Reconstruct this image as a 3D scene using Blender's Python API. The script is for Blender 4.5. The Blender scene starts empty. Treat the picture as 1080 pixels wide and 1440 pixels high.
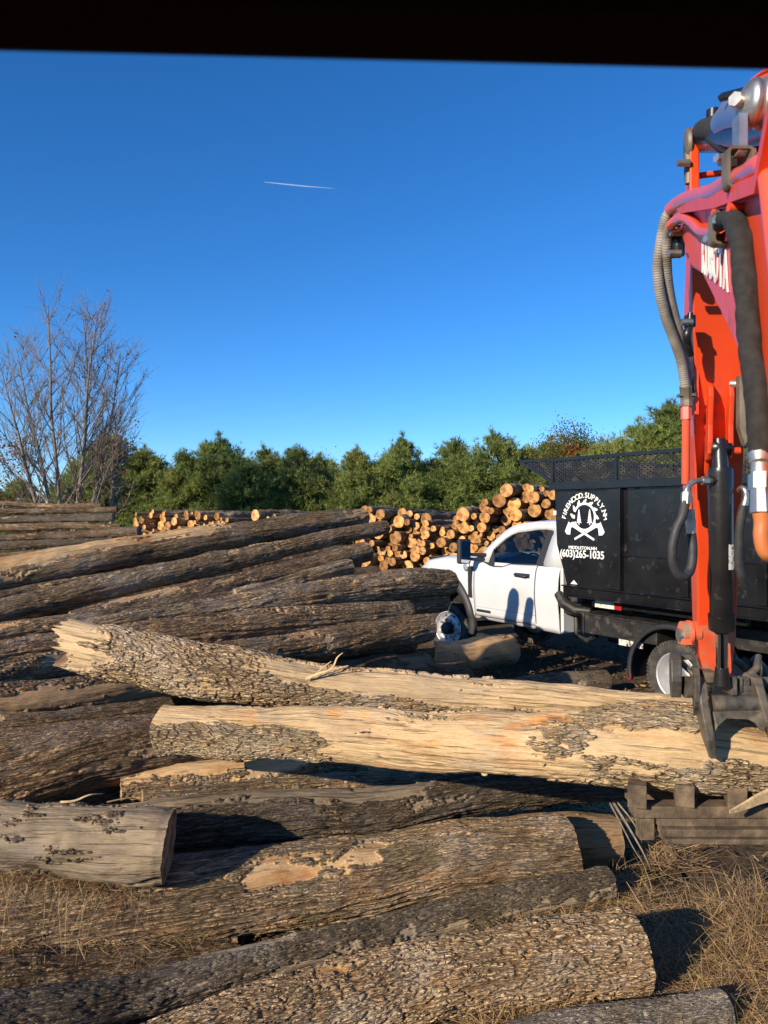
import bpy, math, random
import numpy as np
from mathutils import Vector, Matrix
R=math.radians
random.seed(7); rng=np.random.default_rng(11)
S=bpy.context.scene; COL=S.collection
F=1080.0; CAMZ=2.25
def P(px,py,D): return np.array([(px-540)/F*D, D, CAMZ-(py-720)/F*D])

# ---------------------------------------------------------------- noise
def _h(ix,iy,iz,s):
    n=(ix.astype(np.int64)*374761393+iy.astype(np.int64)*668265263+iz.astype(np.int64)*1440662683+s*974634777)&0xffffffff
    n=((n^(n>>13))*1274126177)&0xffffffff
    n=((n^(n>>15))*2246822519)&0xffffffff
    n^=n>>16
    return (n&0xffff)/65535.0
def noise(p,s=0):
    i=np.floor(p); f=p-i; i=i.astype(np.int64); f=f*f*f*(f*(f*6-15)+10)
    r=0
    for a in (0,1):
        wa=f[:,0] if a else 1-f[:,0]
        for b in (0,1):
            wb=f[:,1] if b else 1-f[:,1]
            for c in (0,1):
                wc=f[:,2] if c else 1-f[:,2]
                r=r+wa*wb*wc*_h(i[:,0]+a,i[:,1]+b,i[:,2]+c,s)
    return r*2-1
def fbm(p,o=3,s=0):
    r=0;a=1;t=0
    for k in range(o):
        r=r+a*noise(p*(2.03**k)+k*17.3,s+k); t+=a; a*=.55
    return r/t
def voro(p,s=0):
    i=np.floor(p).astype(np.int64); f=p-i
    F1=np.full(len(p),9.);F2=np.full(len(p),9.);ID=np.zeros(len(p))
    for a in (-1,0,1):
        for b in (-1,0,1):
            for c in (-1,0,1):
                x,y,z=i[:,0]+a,i[:,1]+b,i[:,2]+c
                d=np.sqrt((a+_h(x,y,z,s)-f[:,0])**2+(b+_h(x,y,z,s+1)-f[:,1])**2+(c+_h(x,y,z,s+2)-f[:,2])**2)
                idv=_h(x,y,z,s+3)
                m=d<F1
                F2=np.where(m,F1,np.minimum(F2,d)); ID=np.where(m,idv,ID); F1=np.where(m,d,F1)
    return F1,F2,ID
def sm(a,b,x):
    t=np.clip((x-a)/(b-a),0,1); return t*t*(3-2*t)

# ---------------------------------------------------------------- objects
def link(o,parent=None):
    COL.objects.link(o)
    if parent is not None: o.parent=parent
    return o
def tag(o,label=None,cat=None,group=None,kind=None):
    if label: o['label']=label
    if cat: o['category']=cat
    if group: o['group']=group
    if kind: o['kind']=kind
    return o
def empty(name,loc=(0,0,0),rz=0,**k):
    o=bpy.data.objects.new(name,None); o.location=loc; o.rotation_euler=(0,0,rz); o.empty_display_size=.2
    link(o); return tag(o,**k)
def npmesh(name,V,Q,mats,parent=None,smooth=True,attrs=None,mi=None):
    V=np.asarray(V,dtype=np.float32); Q=np.asarray(Q,dtype=np.int32); k=Q.shape[1]
    me=bpy.data.meshes.new(name); me.vertices.add(len(V)); me.vertices.foreach_set('co',V.ravel())
    me.loops.add(Q.size); me.loops.foreach_set('vertex_index',Q.ravel())
    me.polygons.add(len(Q)); me.polygons.foreach_set('loop_start',np.arange(0,Q.size,k,dtype=np.int32))
    me.polygons.foreach_set('loop_total',np.full(len(Q),k,dtype=np.int32))
    if mi is not None: me.polygons.foreach_set('material_index',np.asarray(mi,dtype=np.int32))
    me.polygons.foreach_set('use_smooth',np.full(len(Q),smooth,dtype=bool))
    for an,(ty,arr) in (attrs or {}).items():
        at=me.attributes.new(an,ty,'POINT')
        at.data.foreach_set('vector' if ty=='FLOAT_VECTOR' else ('color' if ty=='FLOAT_COLOR' else 'value'),np.asarray(arr,dtype=np.float32).ravel())
    me.update(calc_edges=True)
    for m in (mats if isinstance(mats,(list,tuple)) else [mats]): me.materials.append(m)
    return link(bpy.data.objects.new(name,me),parent)
class MB:
    rs=1.0
    def __init__(s): s.v=[];s.f=[];s.m=[];s.sm=[]
    def add(s,vs,fs,mi=0,smooth=False):
        b=len(s.v); s.v+= [tuple(float(c) for c in v) for v in vs]
        for f in fs: s.f.append([b+i for i in f]); s.m.append(mi); s.sm.append(smooth)
    def box(s,c,d,mi=0,M=None):
        c=np.array(c,float);d=np.array(d,float)/2*MB.rs
        vs=[np.array((x*d[0],y*d[1],z*d[2])) for x in(-1,1) for y in(-1,1) for z in(-1,1)]
        if M is not None: vs=[np.array(M@Vector(v)) for v in vs]
        s.add([v+c for v in vs],[(0,1,3,2),(4,6,7,5),(0,4,5,1),(2,3,7,6),(0,2,6,4),(1,5,7,3)],mi)
    def bb(s,x0,x1,y0,y1,z0,z1,mi=0): s.box(((x0+x1)/2,(y0+y1)/2,(z0+z1)/2),(x1-x0,y1-y0,z1-z0),mi)
    def tube(s,pts,rad,n=12,mi=0,caps=True,sec=None,up=None,smooth=True):
        pts=[np.array(p,float) for p in pts]; k=len(pts)
        if not hasattr(rad,'__len__'): rad=[rad]*k
        rad=[r_*MB.rs for r_ in rad]
        T=[]
        for i in range(k):
            t=pts[min(i+1,k-1)]-pts[max(i-1,0)]; T.append(t/(np.linalg.norm(t)+1e-12))
        a=np.array(up if up is not None else ((0,0,1) if abs(T[0][2])<.9 else (0,1,0)),float)
        vs=[]
        for i in range(k):
            a=a-T[i]*(a@T[i]); a/=np.linalg.norm(a)+1e-12; b=np.cross(T[i],a)
            if sec is None:
                for j in range(n):
                    th=2*math.pi*j/n; vs.append(pts[i]+rad[i]*(math.cos(th)*a+math.sin(th)*b))
            else:
                for (p,q) in sec: vs.append(pts[i]+rad[i]*(p*a+q*b))
        if sec is not None: n=len(sec)
        fs=[(i*n+j,i*n+(j+1)%n,(i+1)*n+(j+1)%n,(i+1)*n+j) for i in range(k-1) for j in range(n)]
        s.add(vs,fs,mi,smooth and sec is None)
        if caps:
            s.add(vs[:n],[tuple(range(n))[::-1]],mi); s.add(vs[-n:],[tuple(range(n))],mi)
    def prism(s,poly,off,mi=0):
        n=len(poly); off=np.array(off,float); vs=[np.array(p,float) for p in poly]; vs+= [v+off for v in vs]
        s.add(vs,[tuple(range(n))[::-1],tuple(range(n,2*n))]+[(i,(i+1)%n,n+(i+1)%n,n+i) for i in range(n)],mi)
    def lathe(s,prof,c,ax,n=32,mi=0,smooth=True):
        # prof: (r, h) along axis ax at centre c
        ax=np.array(ax,float);ax/=np.linalg.norm(ax)
        a=np.cross(ax,(0,0,1) if abs(ax[2])<.9 else (1,0,0));a/=np.linalg.norm(a);b=np.cross(ax,a);c=np.array(c,float)
        prof=[(r_*MB.rs,h_*MB.rs) for r_,h_ in prof]
        vs=[c+ax*h+r*(math.cos(2*math.pi*j/n)*a+math.sin(2*math.pi*j/n)*b) for (r,h) in prof for j in range(n)]
        k=len(prof)
        s.add(vs,[(i*n+j,i*n+(j+1)%n,(i+1)*n+(j+1)%n,(i+1)*n+j) for i in range(k-1) for j in range(n)],mi,smooth)
    def grid(s,rows,mi=0,smooth=True,closed=False):
        n=len(rows[0]);vs=[p for r in rows for p in r];m=n if closed else n-1
        s.add(vs,[(i*n+j,i*n+(j+1)%n,(i+1)*n+(j+1)%n,(i+1)*n+j) for i in range(len(rows)-1) for j in range(m)],mi,smooth)
    def build(s,name,mats,parent=None,bevel=0,**k):
        me=bpy.data.meshes.new(name); me.from_pydata(s.v,[],s.f)
        for m in (mats if isinstance(mats,(list,tuple)) else [mats]): me.materials.append(m)
        me.polygons.foreach_set('material_index',s.m); me.polygons.foreach_set('use_smooth',s.sm)
        me.update(); o=link(bpy.data.objects.new(name,me),parent)
        if bevel:
            b=o.modifiers.new('bevel','BEVEL'); b.width=bevel; b.segments=2; b.limit_method='ANGLE'; b.angle_limit=R(40)
        if k: tag(o,**k)
        return o
def catmull(pts,n):
    pts=np.array(pts,float); k=len(pts)
    if k==2:
        t=np.linspace(0,1,n)[:,None]; return pts[0]*(1-t)+pts[1]*t
    e=np.vstack([2*pts[0]-pts[1],pts,2*pts[-1]-pts[-2]])
    L=np.concatenate([[0],np.cumsum(np.linalg.norm(np.diff(pts[:,:3],axis=0),axis=1))])
    q=np.interp(np.linspace(0,L[-1],n),L,np.arange(k)); i=np.minimum(q.astype(int),k-2); t=(q-i)[:,None]
    a,b,c,d=e[i],e[i+1],e[i+2],e[i+3]
    return .5*((2*b)+(-a+c)*t+(2*a-5*b+4*c-d)*t*t+(-a+3*b-3*c+d)*t**3)
def smooth_pts(pts,n=24): return list(catmull(pts,n))

# ---------------------------------------------------------------- materials
def mat(name,col=(.5,.5,.5),rough=.6,metal=0,nscale=0,namt=.25,bump=0,bscale=40,spec=.5,dirt=None,dscale=6,dlo=.5,dhi=.65,coat=0):
    m=bpy.data.materials.new(name); m.use_nodes=True; nt=m.node_tree; N=nt.nodes; L=nt.links
    b=N['Principled BSDF']; b.inputs['Roughness'].default_value=rough; b.inputs['Metallic'].default_value=metal
    b.inputs['Specular IOR Level'].default_value=spec; b.inputs['Coat Weight'].default_value=coat
    tc=N.new('ShaderNodeTexCoord'); src=None
    rgb=N.new('ShaderNodeRGB'); rgb.outputs[0].default_value=(*col,1); src=rgb.outputs[0]
    if nscale:
        n=N.new('ShaderNodeTexNoise'); n.inputs['Scale'].default_value=nscale; n.inputs['Detail'].default_value=6; L.new(tc.outputs['Object'],n.inputs['Vector'])
        mr=N.new('ShaderNodeMapRange'); mr.inputs[1].default_value=.3; mr.inputs[2].default_value=.7; mr.inputs[3].default_value=1-namt; mr.inputs[4].default_value=1+namt
        L.new(n.outputs[0],mr.inputs[0]); mx=N.new('ShaderNodeVectorMath'); mx.operation='SCALE'; L.new(src,mx.inputs[0]); L.new(mr.outputs[0],mx.inputs['Scale']); src=mx.outputs[0]
        L.new(mr.outputs[0],mr.inputs[0]) if False else None
    if dirt:
        n=N.new('ShaderNodeTexNoise'); n.inputs['Scale'].default_value=dscale; n.inputs['Detail'].default_value=8; n.inputs['Roughness'].default_value=.65; L.new(tc.outputs['Object'],n.inputs['Vector'])
        mr=N.new('ShaderNodeMapRange'); mr.inputs[1].default_value=dlo; mr.inputs[2].default_value=dhi; L.new(n.outputs[0],mr.inputs[0])
        mx=N.new('ShaderNodeMix'); mx.data_type='RGBA'; L.new(mr.outputs[0],mx.inputs[0]); L.new(src,mx.inputs[6]); mx.inputs[7].default_value=(*dirt,1); src=mx.outputs[2]
        ra=N.new('ShaderNodeMapRange'); ra.inputs[3].default_value=rough; ra.inputs[4].default_value=.85; L.new(mr.outputs[0],ra.inputs[0]); L.new(ra.outputs[0],b.inputs['Roughness'])
    L.new(src,b.inputs['Base Color'])
    if bump:
        n=N.new('ShaderNodeTexNoise'); n.inputs['Scale'].default_value=bscale; n.inputs['Detail'].default_value=5; L.new(tc.outputs['Object'],n.inputs['Vector'])
        bp=N.new('ShaderNodeBump'); bp.inputs['Distance'].default_value=bump; L.new(n.outputs[0],bp.inputs['Height']); L.new(bp.outputs[0],b.inputs['Normal'])
    return m
def ramp(N,stops):
    r=N.new('ShaderNodeValToRGB'); e=r.color_ramp.elements
    while len(e)<len(stops): e.new(.5)
    for x,(p,c) in zip(e,stops): x.position=p; x.color=(*c,1)
    return r
def bark_mat(name,plate,crev,wood,wood2,cell=(60,16)):
    m=bpy.data.materials.new(name); m.use_nodes=True; nt=m.node_tree; N=nt.nodes; L=nt.links; b=N['Principled BSDF']
    b.inputs['Specular IOR Level'].default_value=.25
    A=N.new('ShaderNodeAttribute'); A.attribute_name='bk'; sp=N.new('ShaderNodeSeparateColor'); L.new(A.outputs['Color'],sp.inputs[0])
    C=N.new('ShaderNodeAttribute'); C.attribute_name='lc'
    def nz(scale,sc,detail=6,rough=.6):
        mp=N.new('ShaderNodeMapping'); mp.inputs['Scale'].default_value=sc; L.new(C.outputs['Vector'],mp.inputs[0])
        n=N.new('ShaderNodeTexNoise'); n.inputs['Scale'].default_value=scale; n.inputs['Detail'].default_value=detail; n.inputs['Roughness'].default_value=rough; L.new(mp.outputs[0],n.inputs['Vector']); return n.outputs[0]
    def mix(f,a,c):
        x=N.new('ShaderNodeMix'); x.data_type='RGBA'
        if isinstance(f,float): x.inputs[0].default_value=f
        else: L.new(f,x.inputs[0])
        for s,i in ((a,6),(c,7)):
            if isinstance(s,tuple): x.inputs[i].default_value=(*s,1)
            else: L.new(s,x.inputs[i])
        return x.outputs[2]
    def mr(v,a,c,lo=0,hi=1):
        x=N.new('ShaderNodeMapRange'); L.new(v,x.inputs[0])
        for i,q in enumerate((a,c,lo,hi)): x.inputs[i+1].default_value=q
        return x.outputs[0]
    n1=nz(90,(1,1,.35)); n2=nz(5,(1,1,.5),4); n3=nz(160,(1,1,.06),4); n4=nz(3.2,(1.6,1.6,.8),5); n5=nz(28,(1,1,.3),5)
    wn=N.new('ShaderNodeTexNoise'); wn.inputs['Scale'].default_value=13; wn.inputs['Detail'].default_value=3; L.new(C.outputs['Vector'],wn.inputs['Vector'])
    wa=N.new('ShaderNodeVectorMath'); wa.operation='MULTIPLY_ADD'; L.new(wn.outputs['Color'],wa.inputs[0]); wa.inputs[1].default_value=(.017,.017,.06); ks=N.new('ShaderNodeVectorMath'); ks.operation='SCALE'; L.new(C.outputs['Vector'],ks.inputs[0]); L.new(A.outputs['Alpha'],ks.inputs['Scale']); L.new(ks.outputs[0],wa.inputs[2])
    def vor(sc,k):
        mp=N.new('ShaderNodeMapping'); mp.inputs['Scale'].default_value=sc; L.new(wa.outputs[0],mp.inputs[0])
        v=N.new('ShaderNodeTexVoronoi'); v.feature='DISTANCE_TO_EDGE'; v.inputs['Scale'].default_value=1; L.new(mp.outputs[0],v.inputs['Vector']); return mr(v.outputs['Distance'],.01,k)
    v1=vor((cell[0],cell[0],cell[1]),.16); v2=vor((cell[0]*2.4,cell[0]*2.4,cell[1]*2.6),.22)
    vm=N.new('ShaderNodeMath'); vm.operation='MULTIPLY'; L.new(v1,vm.inputs[0]); L.new(mr(v2,0,1,.45,1),vm.inputs[1])
    hs_=N.new('ShaderNodeMath'); hs_.operation='MULTIPLY'; L.new(mr(vm.outputs[0],0,1,.22,1),hs_.inputs[0]); L.new(mr(sp.outputs[0],.0,.6,.15,1),hs_.inputs[1])
    bc=mix(mr(hs_.outputs[0],.16,.74),crev,plate)
    gr=tuple(.55*sum(plate)/3+.45*c for c in plate)
    oi=N.new('ShaderNodeObjectInfo'); hr=ramp(N,[(0,(1.12,.98,.78)),(.35,(.82,.76,.68)),(.6,(1.0,.96,.92)),(1,(1.15,1.03,.86))]); L.new(oi.outputs['Random'],hr.inputs[0])
    hv=N.new('ShaderNodeVectorMath'); hv.operation='MULTIPLY'; L.new(bc,hv.inputs[0]); L.new(hr.outputs[0],hv.inputs[1]); bc=hv.outputs[0]
    bc=mix(mr(n2,.48,.68),bc,mix(.45,bc,tuple(min(1,c*1.15+.008) for c in gr)))
    bc=mix(mr(nz(7,(1,1,.45),6,.65),.56,.66,0,.7),bc,tuple((wood2[i]*.55+plate[i]*.25) for i in range(3)))
    bc=mix(mr(nz(4,(1,1,.6),6,.65),.58,.72,0,.55),bc,tuple(c*.35 for c in plate))
    bc=mix(mr(nz(2.6,(1,1,.7),7,.7),.55,.68,0,.55),bc,(.085,.088,.040))
    bc=mix(mr(n1,.3,.75,0,.55),bc,tuple(c*.5 for c in plate))
    bc=mix(mr(n5,.58,.72,0,.55),bc,tuple(c*1.75 for c in plate))
    wc=mix(mr(n4,.57,.66),wood,wood2); wc=mix(mr(n3,.35,.7,0,.35),wc,tuple(c*.6 for c in wood)); wc=mix(mr(n2,.52,.7,0,.5),wc,tuple(.13+.30*c for c in wood))
    wc=mix(mr(n5,.60,.74,0,.6),wc,tuple(c*.3 for c in wood))
    n6=nz(60,(1,1,.035),3,.5); n7=nz(11,(1,1,.25),6,.7)
    wc=mix(mr(n6,.66,.72,0,.7),wc,tuple(c*.22 for c in wood)); wc=mix(mr(n7,.50,.68,0,.65),wc,tuple(c*.5 for c in wood2)); wc=mix(mr(n7,.28,.42,.6,0),wc,tuple(min(1,c*1.25+.04) for c in wood))
    fc=mix(sp.outputs[1],bc,wc)
    tn=N.new('ShaderNodeVectorMath'); tn.operation='SCALE'; L.new(fc,tn.inputs[0]); L.new(sp.outputs[2],tn.inputs['Scale'])
    L.new(tn.outputs[0],b.inputs['Base Color']); L.new(mr(sp.outputs[1],0,1,.92,.72),b.inputs['Roughness'])
    ad=N.new('ShaderNodeMath'); ad.operation='ADD'; L.new(n1,ad.inputs[0]); L.new(n5,ad.inputs[1])
    hm=N.new('ShaderNodeMix'); L.new(sp.outputs[1],hm.inputs[0]); ah=N.new('ShaderNodeMath'); ah.operation='MULTIPLY_ADD'; L.new(hs_.outputs[0],ah.inputs[0]); ah.inputs[1].default_value=2.2; L.new(ad.outputs[0],ah.inputs[2]); L.new(ah.outputs[0],hm.inputs[2]); wad=N.new('ShaderNodeMath'); wad.operation='ADD'; L.new(n3,wad.inputs[0]); L.new(n7,wad.inputs[1]); wa2=N.new('ShaderNodeMath'); wa2.operation='MULTIPLY_ADD'; L.new(mr(n6,.60,.66),wa2.inputs[0]); wa2.inputs[1].default_value=-1.2; L.new(wad.outputs[0],wa2.inputs[2]); L.new(wa2.outputs[0],hm.inputs[3])
    bp=N.new('ShaderNodeBump'); bp.inputs['Distance'].default_value=.010; bp.inputs['Strength'].default_value=1; L.new(hm.outputs[0],bp.inputs['Height']); L.new(bp.outputs[0],b.inputs['Normal'])
    return m
def end_mat(name,a,c,crack=.5):
    m=bpy.data.materials.new(name); m.use_nodes=True; nt=m.node_tree; N=nt.nodes; L=nt.links; b=N['Principled BSDF']; b.inputs['Roughness'].default_value=.8; b.inputs['Specular IOR Level'].default_value=.2
    A=N.new('ShaderNodeAttribute'); A.attribute_name='lc'
    n=N.new('ShaderNodeTexNoise'); n.inputs['Scale'].default_value=9; n.inputs['Detail'].default_value=5; L.new(A.outputs['Vector'],n.inputs['Vector'])
    ln=N.new('ShaderNodeVectorMath'); ln.operation='LENGTH'; L.new(A.outputs['Vector'],ln.inputs[0])
    w=N.new('ShaderNodeMath'); w.operation='MULTIPLY_ADD'; L.new(n.outputs[0],w.inputs[0]); w.inputs[1].default_value=.03; L.new(ln.outputs['Value'],w.inputs[2])
    s=N.new('ShaderNodeMath'); s.operation='MULTIPLY'; L.new(w.outputs[0],s.inputs[0]); s.inputs[1].default_value=620
    q=N.new('ShaderNodeMath'); q.operation='SINE'; L.new(s.outputs[0],q.inputs[0])
    r=N.new('ShaderNodeMapRange'); r.inputs[1].default_value=-1; r.inputs[4].default_value=.45; L.new(q.outputs[0],r.inputs[0])
    x=N.new('ShaderNodeMix'); x.data_type='RGBA'; L.new(r.outputs[0],x.inputs[0]); x.inputs[6].default_value=(*a,1); x.inputs[7].default_value=(*c,1)
    h=N.new('ShaderNodeMapRange'); h.inputs[1].default_value=.42; h.inputs[2].default_value=.62; L.new(n.outputs[0],h.inputs[0])
    y=N.new('ShaderNodeMix'); y.data_type='RGBA'; L.new(h.outputs[0],y.inputs[0]); L.new(x.outputs[2],y.inputs[6]); y.inputs[7].default_value=(*[k*.6 for k in c],1)
    oi=N.new('ShaderNodeObjectInfo'); rr=N.new('ShaderNodeMapRange'); rr.inputs[3].default_value=.42; rr.inputs[4].default_value=1.12; L.new(oi.outputs['Random'],rr.inputs[0])
    f2=N.new('ShaderNodeMath'); f2.operation='FRACT'; m2=N.new('ShaderNodeMath'); m2.operation='MULTIPLY'; m2.inputs[1].default_value=7.3; L.new(oi.outputs['Random'],m2.inputs[0]); L.new(m2.outputs[0],f2.inputs[0])
    hr=ramp(N,[(0,(1,1,1)),(.45,(1,1.08,1.25)),(.7,(.75,.72,.8)),(1,(1.0,1.15,1.6))]); L.new(f2.outputs[0],hr.inputs[0]); hv=N.new('ShaderNodeVectorMath'); hv.operation='MULTIPLY'; L.new(y.outputs[2],hv.inputs[0]); L.new(hr.outputs[0],hv.inputs[1])
    z=N.new('ShaderNodeVectorMath'); z.operation='SCALE'; L.new(hv.outputs[0],z.inputs[0]); L.new(rr.outputs[0],z.inputs['Scale'])
    L.new(z.outputs[0],b.inputs['Base Color'])
    bp=N.new('ShaderNodeBump'); bp.inputs['Distance'].default_value=.004; L.new(n.outputs[0],bp.inputs['Height']); L.new(bp.outputs[0],b.inputs['Normal'])
    return m
MT={}
MT['brown']=bark_mat('bark_brown',(.53,.38,.225),(.030,.018,.010),(.52,.34,.17),(.48,.22,.07),(62,4.2))
MT['dark']=bark_mat('bark_dark',(.40,.275,.165),(.024,.015,.009),(.40,.26,.14),(.40,.20,.08),(58,5))
MT['grey']=bark_mat('bark_grey',(.42,.34,.24),(.040,.027,.018),(.36,.28,.19),(.26,.19,.12),(95,7))
MT['pale']=bark_mat('bark_pale',(.60,.44,.26),(.040,.023,.012),(.54,.385,.215),(.62,.38,.16),(60,9.5))
MT['tan']=bark_mat('bark_tan',(.58,.44,.26),(.06,.036,.018),(.52,.365,.195),(.60,.27,.08),(70,9))
MT['slate']=bark_mat('weathered_wood',(.27,.205,.135),(.026,.019,.013),(.31,.235,.15),(.15,.105,.065),(60,6))
MT['flake']=bark_mat('bark_flaky',(.62,.47,.29),(.11,.05,.018),(.46,.26,.10),(.46,.20,.06),(62,9))
ME=end_mat('cut_end_brown',(.44,.29,.15),(.26,.15,.07))
MO=end_mat('cut_end_orange',(.80,.42,.14),(.60,.25,.07))
MG=end_mat('cut_end_grey',(.28,.22,.155),(.15,.11,.075))

# ---------------------------------------------------------------- logs
STY={ # a across, b along, depth, debark bias
 'furrow':(.021,.38,.023,-.75),'rough':(.022,.32,.012,-.5),'scaly':(.018,.17,.014,-.62),'blocky':(.019,.11,.015,-.55),
 'fine':(.013,.26,.008,-.6),'smooth':(.02,.08,.008,.75),'half':(.018,.07,.010,.05)}
NLOG=[0]
def log(name,label,pts,style,mt,ends='lr',endm=None,group=None,cat='log',world=False,tone=None,du=None,patch=None,splinter=None,qual=1.0,parent=None,wob=1.0,knots=3,wscale=1):
    NLOG[0]+=1; sd=NLOG[0]*13
    if world: W=np.array(pts,float); Dm=np.mean(W[:,1])
    else: W=np.array([[*P(p[0],p[1],p[3]),p[2]*p[3]/F] for p in pts]); Dm=np.mean(W[:,1])
    L=np.sum(np.linalg.norm(np.diff(W[:,:3],axis=0),axis=1)); rm=W[:,3].mean()
    if du is None: du=max(.0048,Dm/768*.95)/qual
    n=int(min(900,max(8,L/du))); nt=int(min(420,max(14,2*math.pi*rm/(du*1.0))))
    c=catmull(W,n); pos=c[:,:3]; rad=c[:,3]
    rs=np.random.default_rng(sd)
    s=np.concatenate([[0],np.cumsum(np.linalg.norm(np.diff(pos,axis=0),axis=1))])
    so=rs.uniform(0,50)
    q=np.stack([s*1.3+so,np.zeros(n),np.zeros(n)],1)
    T=np.gradient(pos,axis=0); T/=np.linalg.norm(T,axis=1)[:,None]
    up=np.array([0,0,1.]); A=up-T*(T@up)[:,None]; A/=np.linalg.norm(A,axis=1)[:,None]; B=np.cross(T,A)
    w1=noise(q,sd)*rm*.14*wob; w2=noise(q+31,sd)*rm*.14*wob
    ed=np.minimum(s,L-s); ew=sm(0,.4,ed)*.7+.3
    pos=pos+A*(w1*ew)[:,None]+B*(w2*ew)[:,None]
    th=np.linspace(0,2*math.pi,nt,endpoint=False)
    TH,SS=np.meshgrid(th,s); RR=np.repeat(rad[:,None],nt,1)
    tw=rs.uniform(-.25,.25)
    ca,sa=np.cos(TH+tw*SS),np.sin(TH+tw*SS)
    X=(ca*rm).ravel();Y=(sa*rm).ravel();Z=SS.ravel()
    off=rs.uniform(0,40,3)
    lc=np.stack([X,Y,Z],1)
    a,b,dep,bias=STY[style]; ksc=rs.uniform(.72,1.30); a=a/ksc*rs.uniform(.85,1.2); b=b/ksc*rs.uniform(.75,1.3); dep=dep*rs.uniform(.75,1.1)*wscale
    low=fbm(lc*np.array([1/.35,1/.35,1/.6])+off,3,sd)*.045*rm/.2
    med=fbm(lc*np.array([1/.07,1/.07,1/.16])+off,3,sd+5)
    p=lc*np.array([1/a,1/a,1/b])+off
    wv=np.stack([noise(lc*[12,12,3]+off,sd+8),noise(lc*[12,12,3]+off+9,sd+9),noise(lc*[8,8,4]+off+19,sd+10)],1)
    F1,F2,ID=voro(p+wv*np.array([.75,.75,.4]),sd)
    e=F2-F1
    if style in('furrow','rough'):
        rd=1-np.abs(noise((lc+wv*.012)*np.array([1/(a*1.0),1/(a*1.0),1/(b*1.5)])+off,sd+20))*2.0
        h=np.clip(.55*sm(.0,.34,e)+.5*sm(-.2,.7,rd),0,1)
    else: h=sm(.02,.17,e)
    h=h*(.62+.38*ID)+.10*med
    if style=='scaly': h=h*(.5+.8*(F1*.9+ID*.3))
    # debarked mask
    mk=fbm(lc*np.array([1/.28,1/.28,1/.75])+off*3,4,sd+30)*1.25+bias
    if patch is not None:
        for (s0,s1,t0,tw_,amt) in patch:   # along range 0..1, angle centre/width (deg, 0 = up, 90 = towards B)
            ds=np.minimum(Z/L-s0,s1-Z/L); dt=np.abs((np.degrees(TH.ravel())-t0+180)%360-180)
            mk=mk+amt*sm(-.09,.06,ds)*(1-sm(tw_-26,tw_+26,dt))
    rag=fbm(lc*np.array([1/.045,1/.045,1/.16])+off,4,sd+61); isl=fbm(lc*np.array([1/.02,1/.02,1/.05])+off,3,sd+62)
    mk=sm(-.04,.06,mk+.75*rag+.30*isl+.12*(.5-h))
    fine=noise(lc*[120,120,45]+off,sd+40)
    fib=1-np.abs(noise(lc*np.array([85,85,3.2])+wv*.5+off,sd+41))*2; fib2=sm(.80,.97,1-np.abs(noise(lc*np.array([26,26,1.6])+wv*.6+off,sd+43)))*sm(.08,.5,fbm(lc*[5,5,2]+off,2,sd+44))
    disp=low+(1-mk)*(h*dep)+mk*(-.35*dep+.003*med+.004*rag)+fine*.0012*(1-mk)+med*.004+mk*(fib*.0022-fib2*.009)
    # swellings and knots
    for k in range(knots):
        ks=rs.uniform(.05,.95)*L; kt=rs.uniform(0,6.28); kr=rs.uniform(.03,.07)
        dd=((Z-ks)/(kr*1.6))**2+((((TH.ravel()-kt+math.pi)%(2*math.pi)-math.pi)*rm)/kr)**2
        disp=disp+np.exp(-dd)*kr*.35-np.exp(-dd*9)*.012; h=h*(1-.8*np.exp(-dd*7))
    ef=sm(0,.05,np.minimum(Z,L-Z)); disp=disp*(.6+.4*ef)
    r=(RR.ravel()+disp-.5*dep).reshape(n,nt)
    V=pos[:,None,:]+r[:,:,None]*(np.cos(TH)[:,:,None]*A[:,None,:]+np.sin(TH)[:,:,None]*B[:,None,:])
    jt=fbm(np.stack([np.cos(th)*2.2,np.sin(th)*2.2,np.zeros(nt)],1)+off,3,sd)
    V[0]+=T[0]*(jt[:,None]*.012); V[-1]+=T[-1]*(jt[:,None]*.012)
    if splinter:
        for side in splinter:
            sp=np.abs(noise(np.stack([np.cos(th)*9,np.sin(th)*9,np.zeros(nt)],1)+off,sd+3))**1.3*.14+.08*jt+.10*np.maximum(0,np.cos(th-0.2))
            m_=np.exp(-((s if side=='l' else L-s)/.09))[:,None]
            V+= (-T[0] if side=='l' else T[-1])*(m_*sp[None,:])[:,:,None]
    t0=rs.uniform(.82,1.15) if tone is None else tone
    t0=t0*np.clip(1+.30*fbm(lc*[2.5,2.5,1.2]+off+7,3,sd+70)-mk*fib2*.55+mk*(fib-.4)*.08,.2,1.6)
    bk=np.stack([np.clip(h,0,1),mk,t0,np.full(n*nt,ksc)],1)
    I=np.arange(n*nt).reshape(n,nt); Q=np.stack([I[:-1],np.roll(I[:-1],-1,1),np.roll(I[1:],-1,1),I[1:]],-1).reshape(-1,4)
    o=npmesh(name,V.reshape(-1,3),Q,MT[mt],parent,attrs={'bk':('FLOAT_COLOR',bk),'lc':('FLOAT_VECTOR',lc+off)})
    if parent is None: tag(o,label,cat,group)
    endm=endm or ME
    for side in 'lr':
        i=0 if side=='l' else n-1; ring=V[i]; cen=ring.mean(0); sgn=-1 if side=='l' else 1
        lv=[1,.93,.8,.6,.4,.2,.03]; rows=[]; lcs=[]
        for q_ in lv:
            rr=cen+(ring-cen)*q_+T[i]*(sgn*(.006*noise(np.stack([np.cos(th)*q_*5,np.sin(th)*q_*5,np.full(nt,sd*1.)],1),sd)-(.02*(1-q_) if splinter and side in splinter else 0)))[:,None]
            rows.append(rr); lcs.append(np.stack([np.cos(th)*q_*rad[i],np.sin(th)*q_*rad[i],np.zeros(nt)],1))
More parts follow.
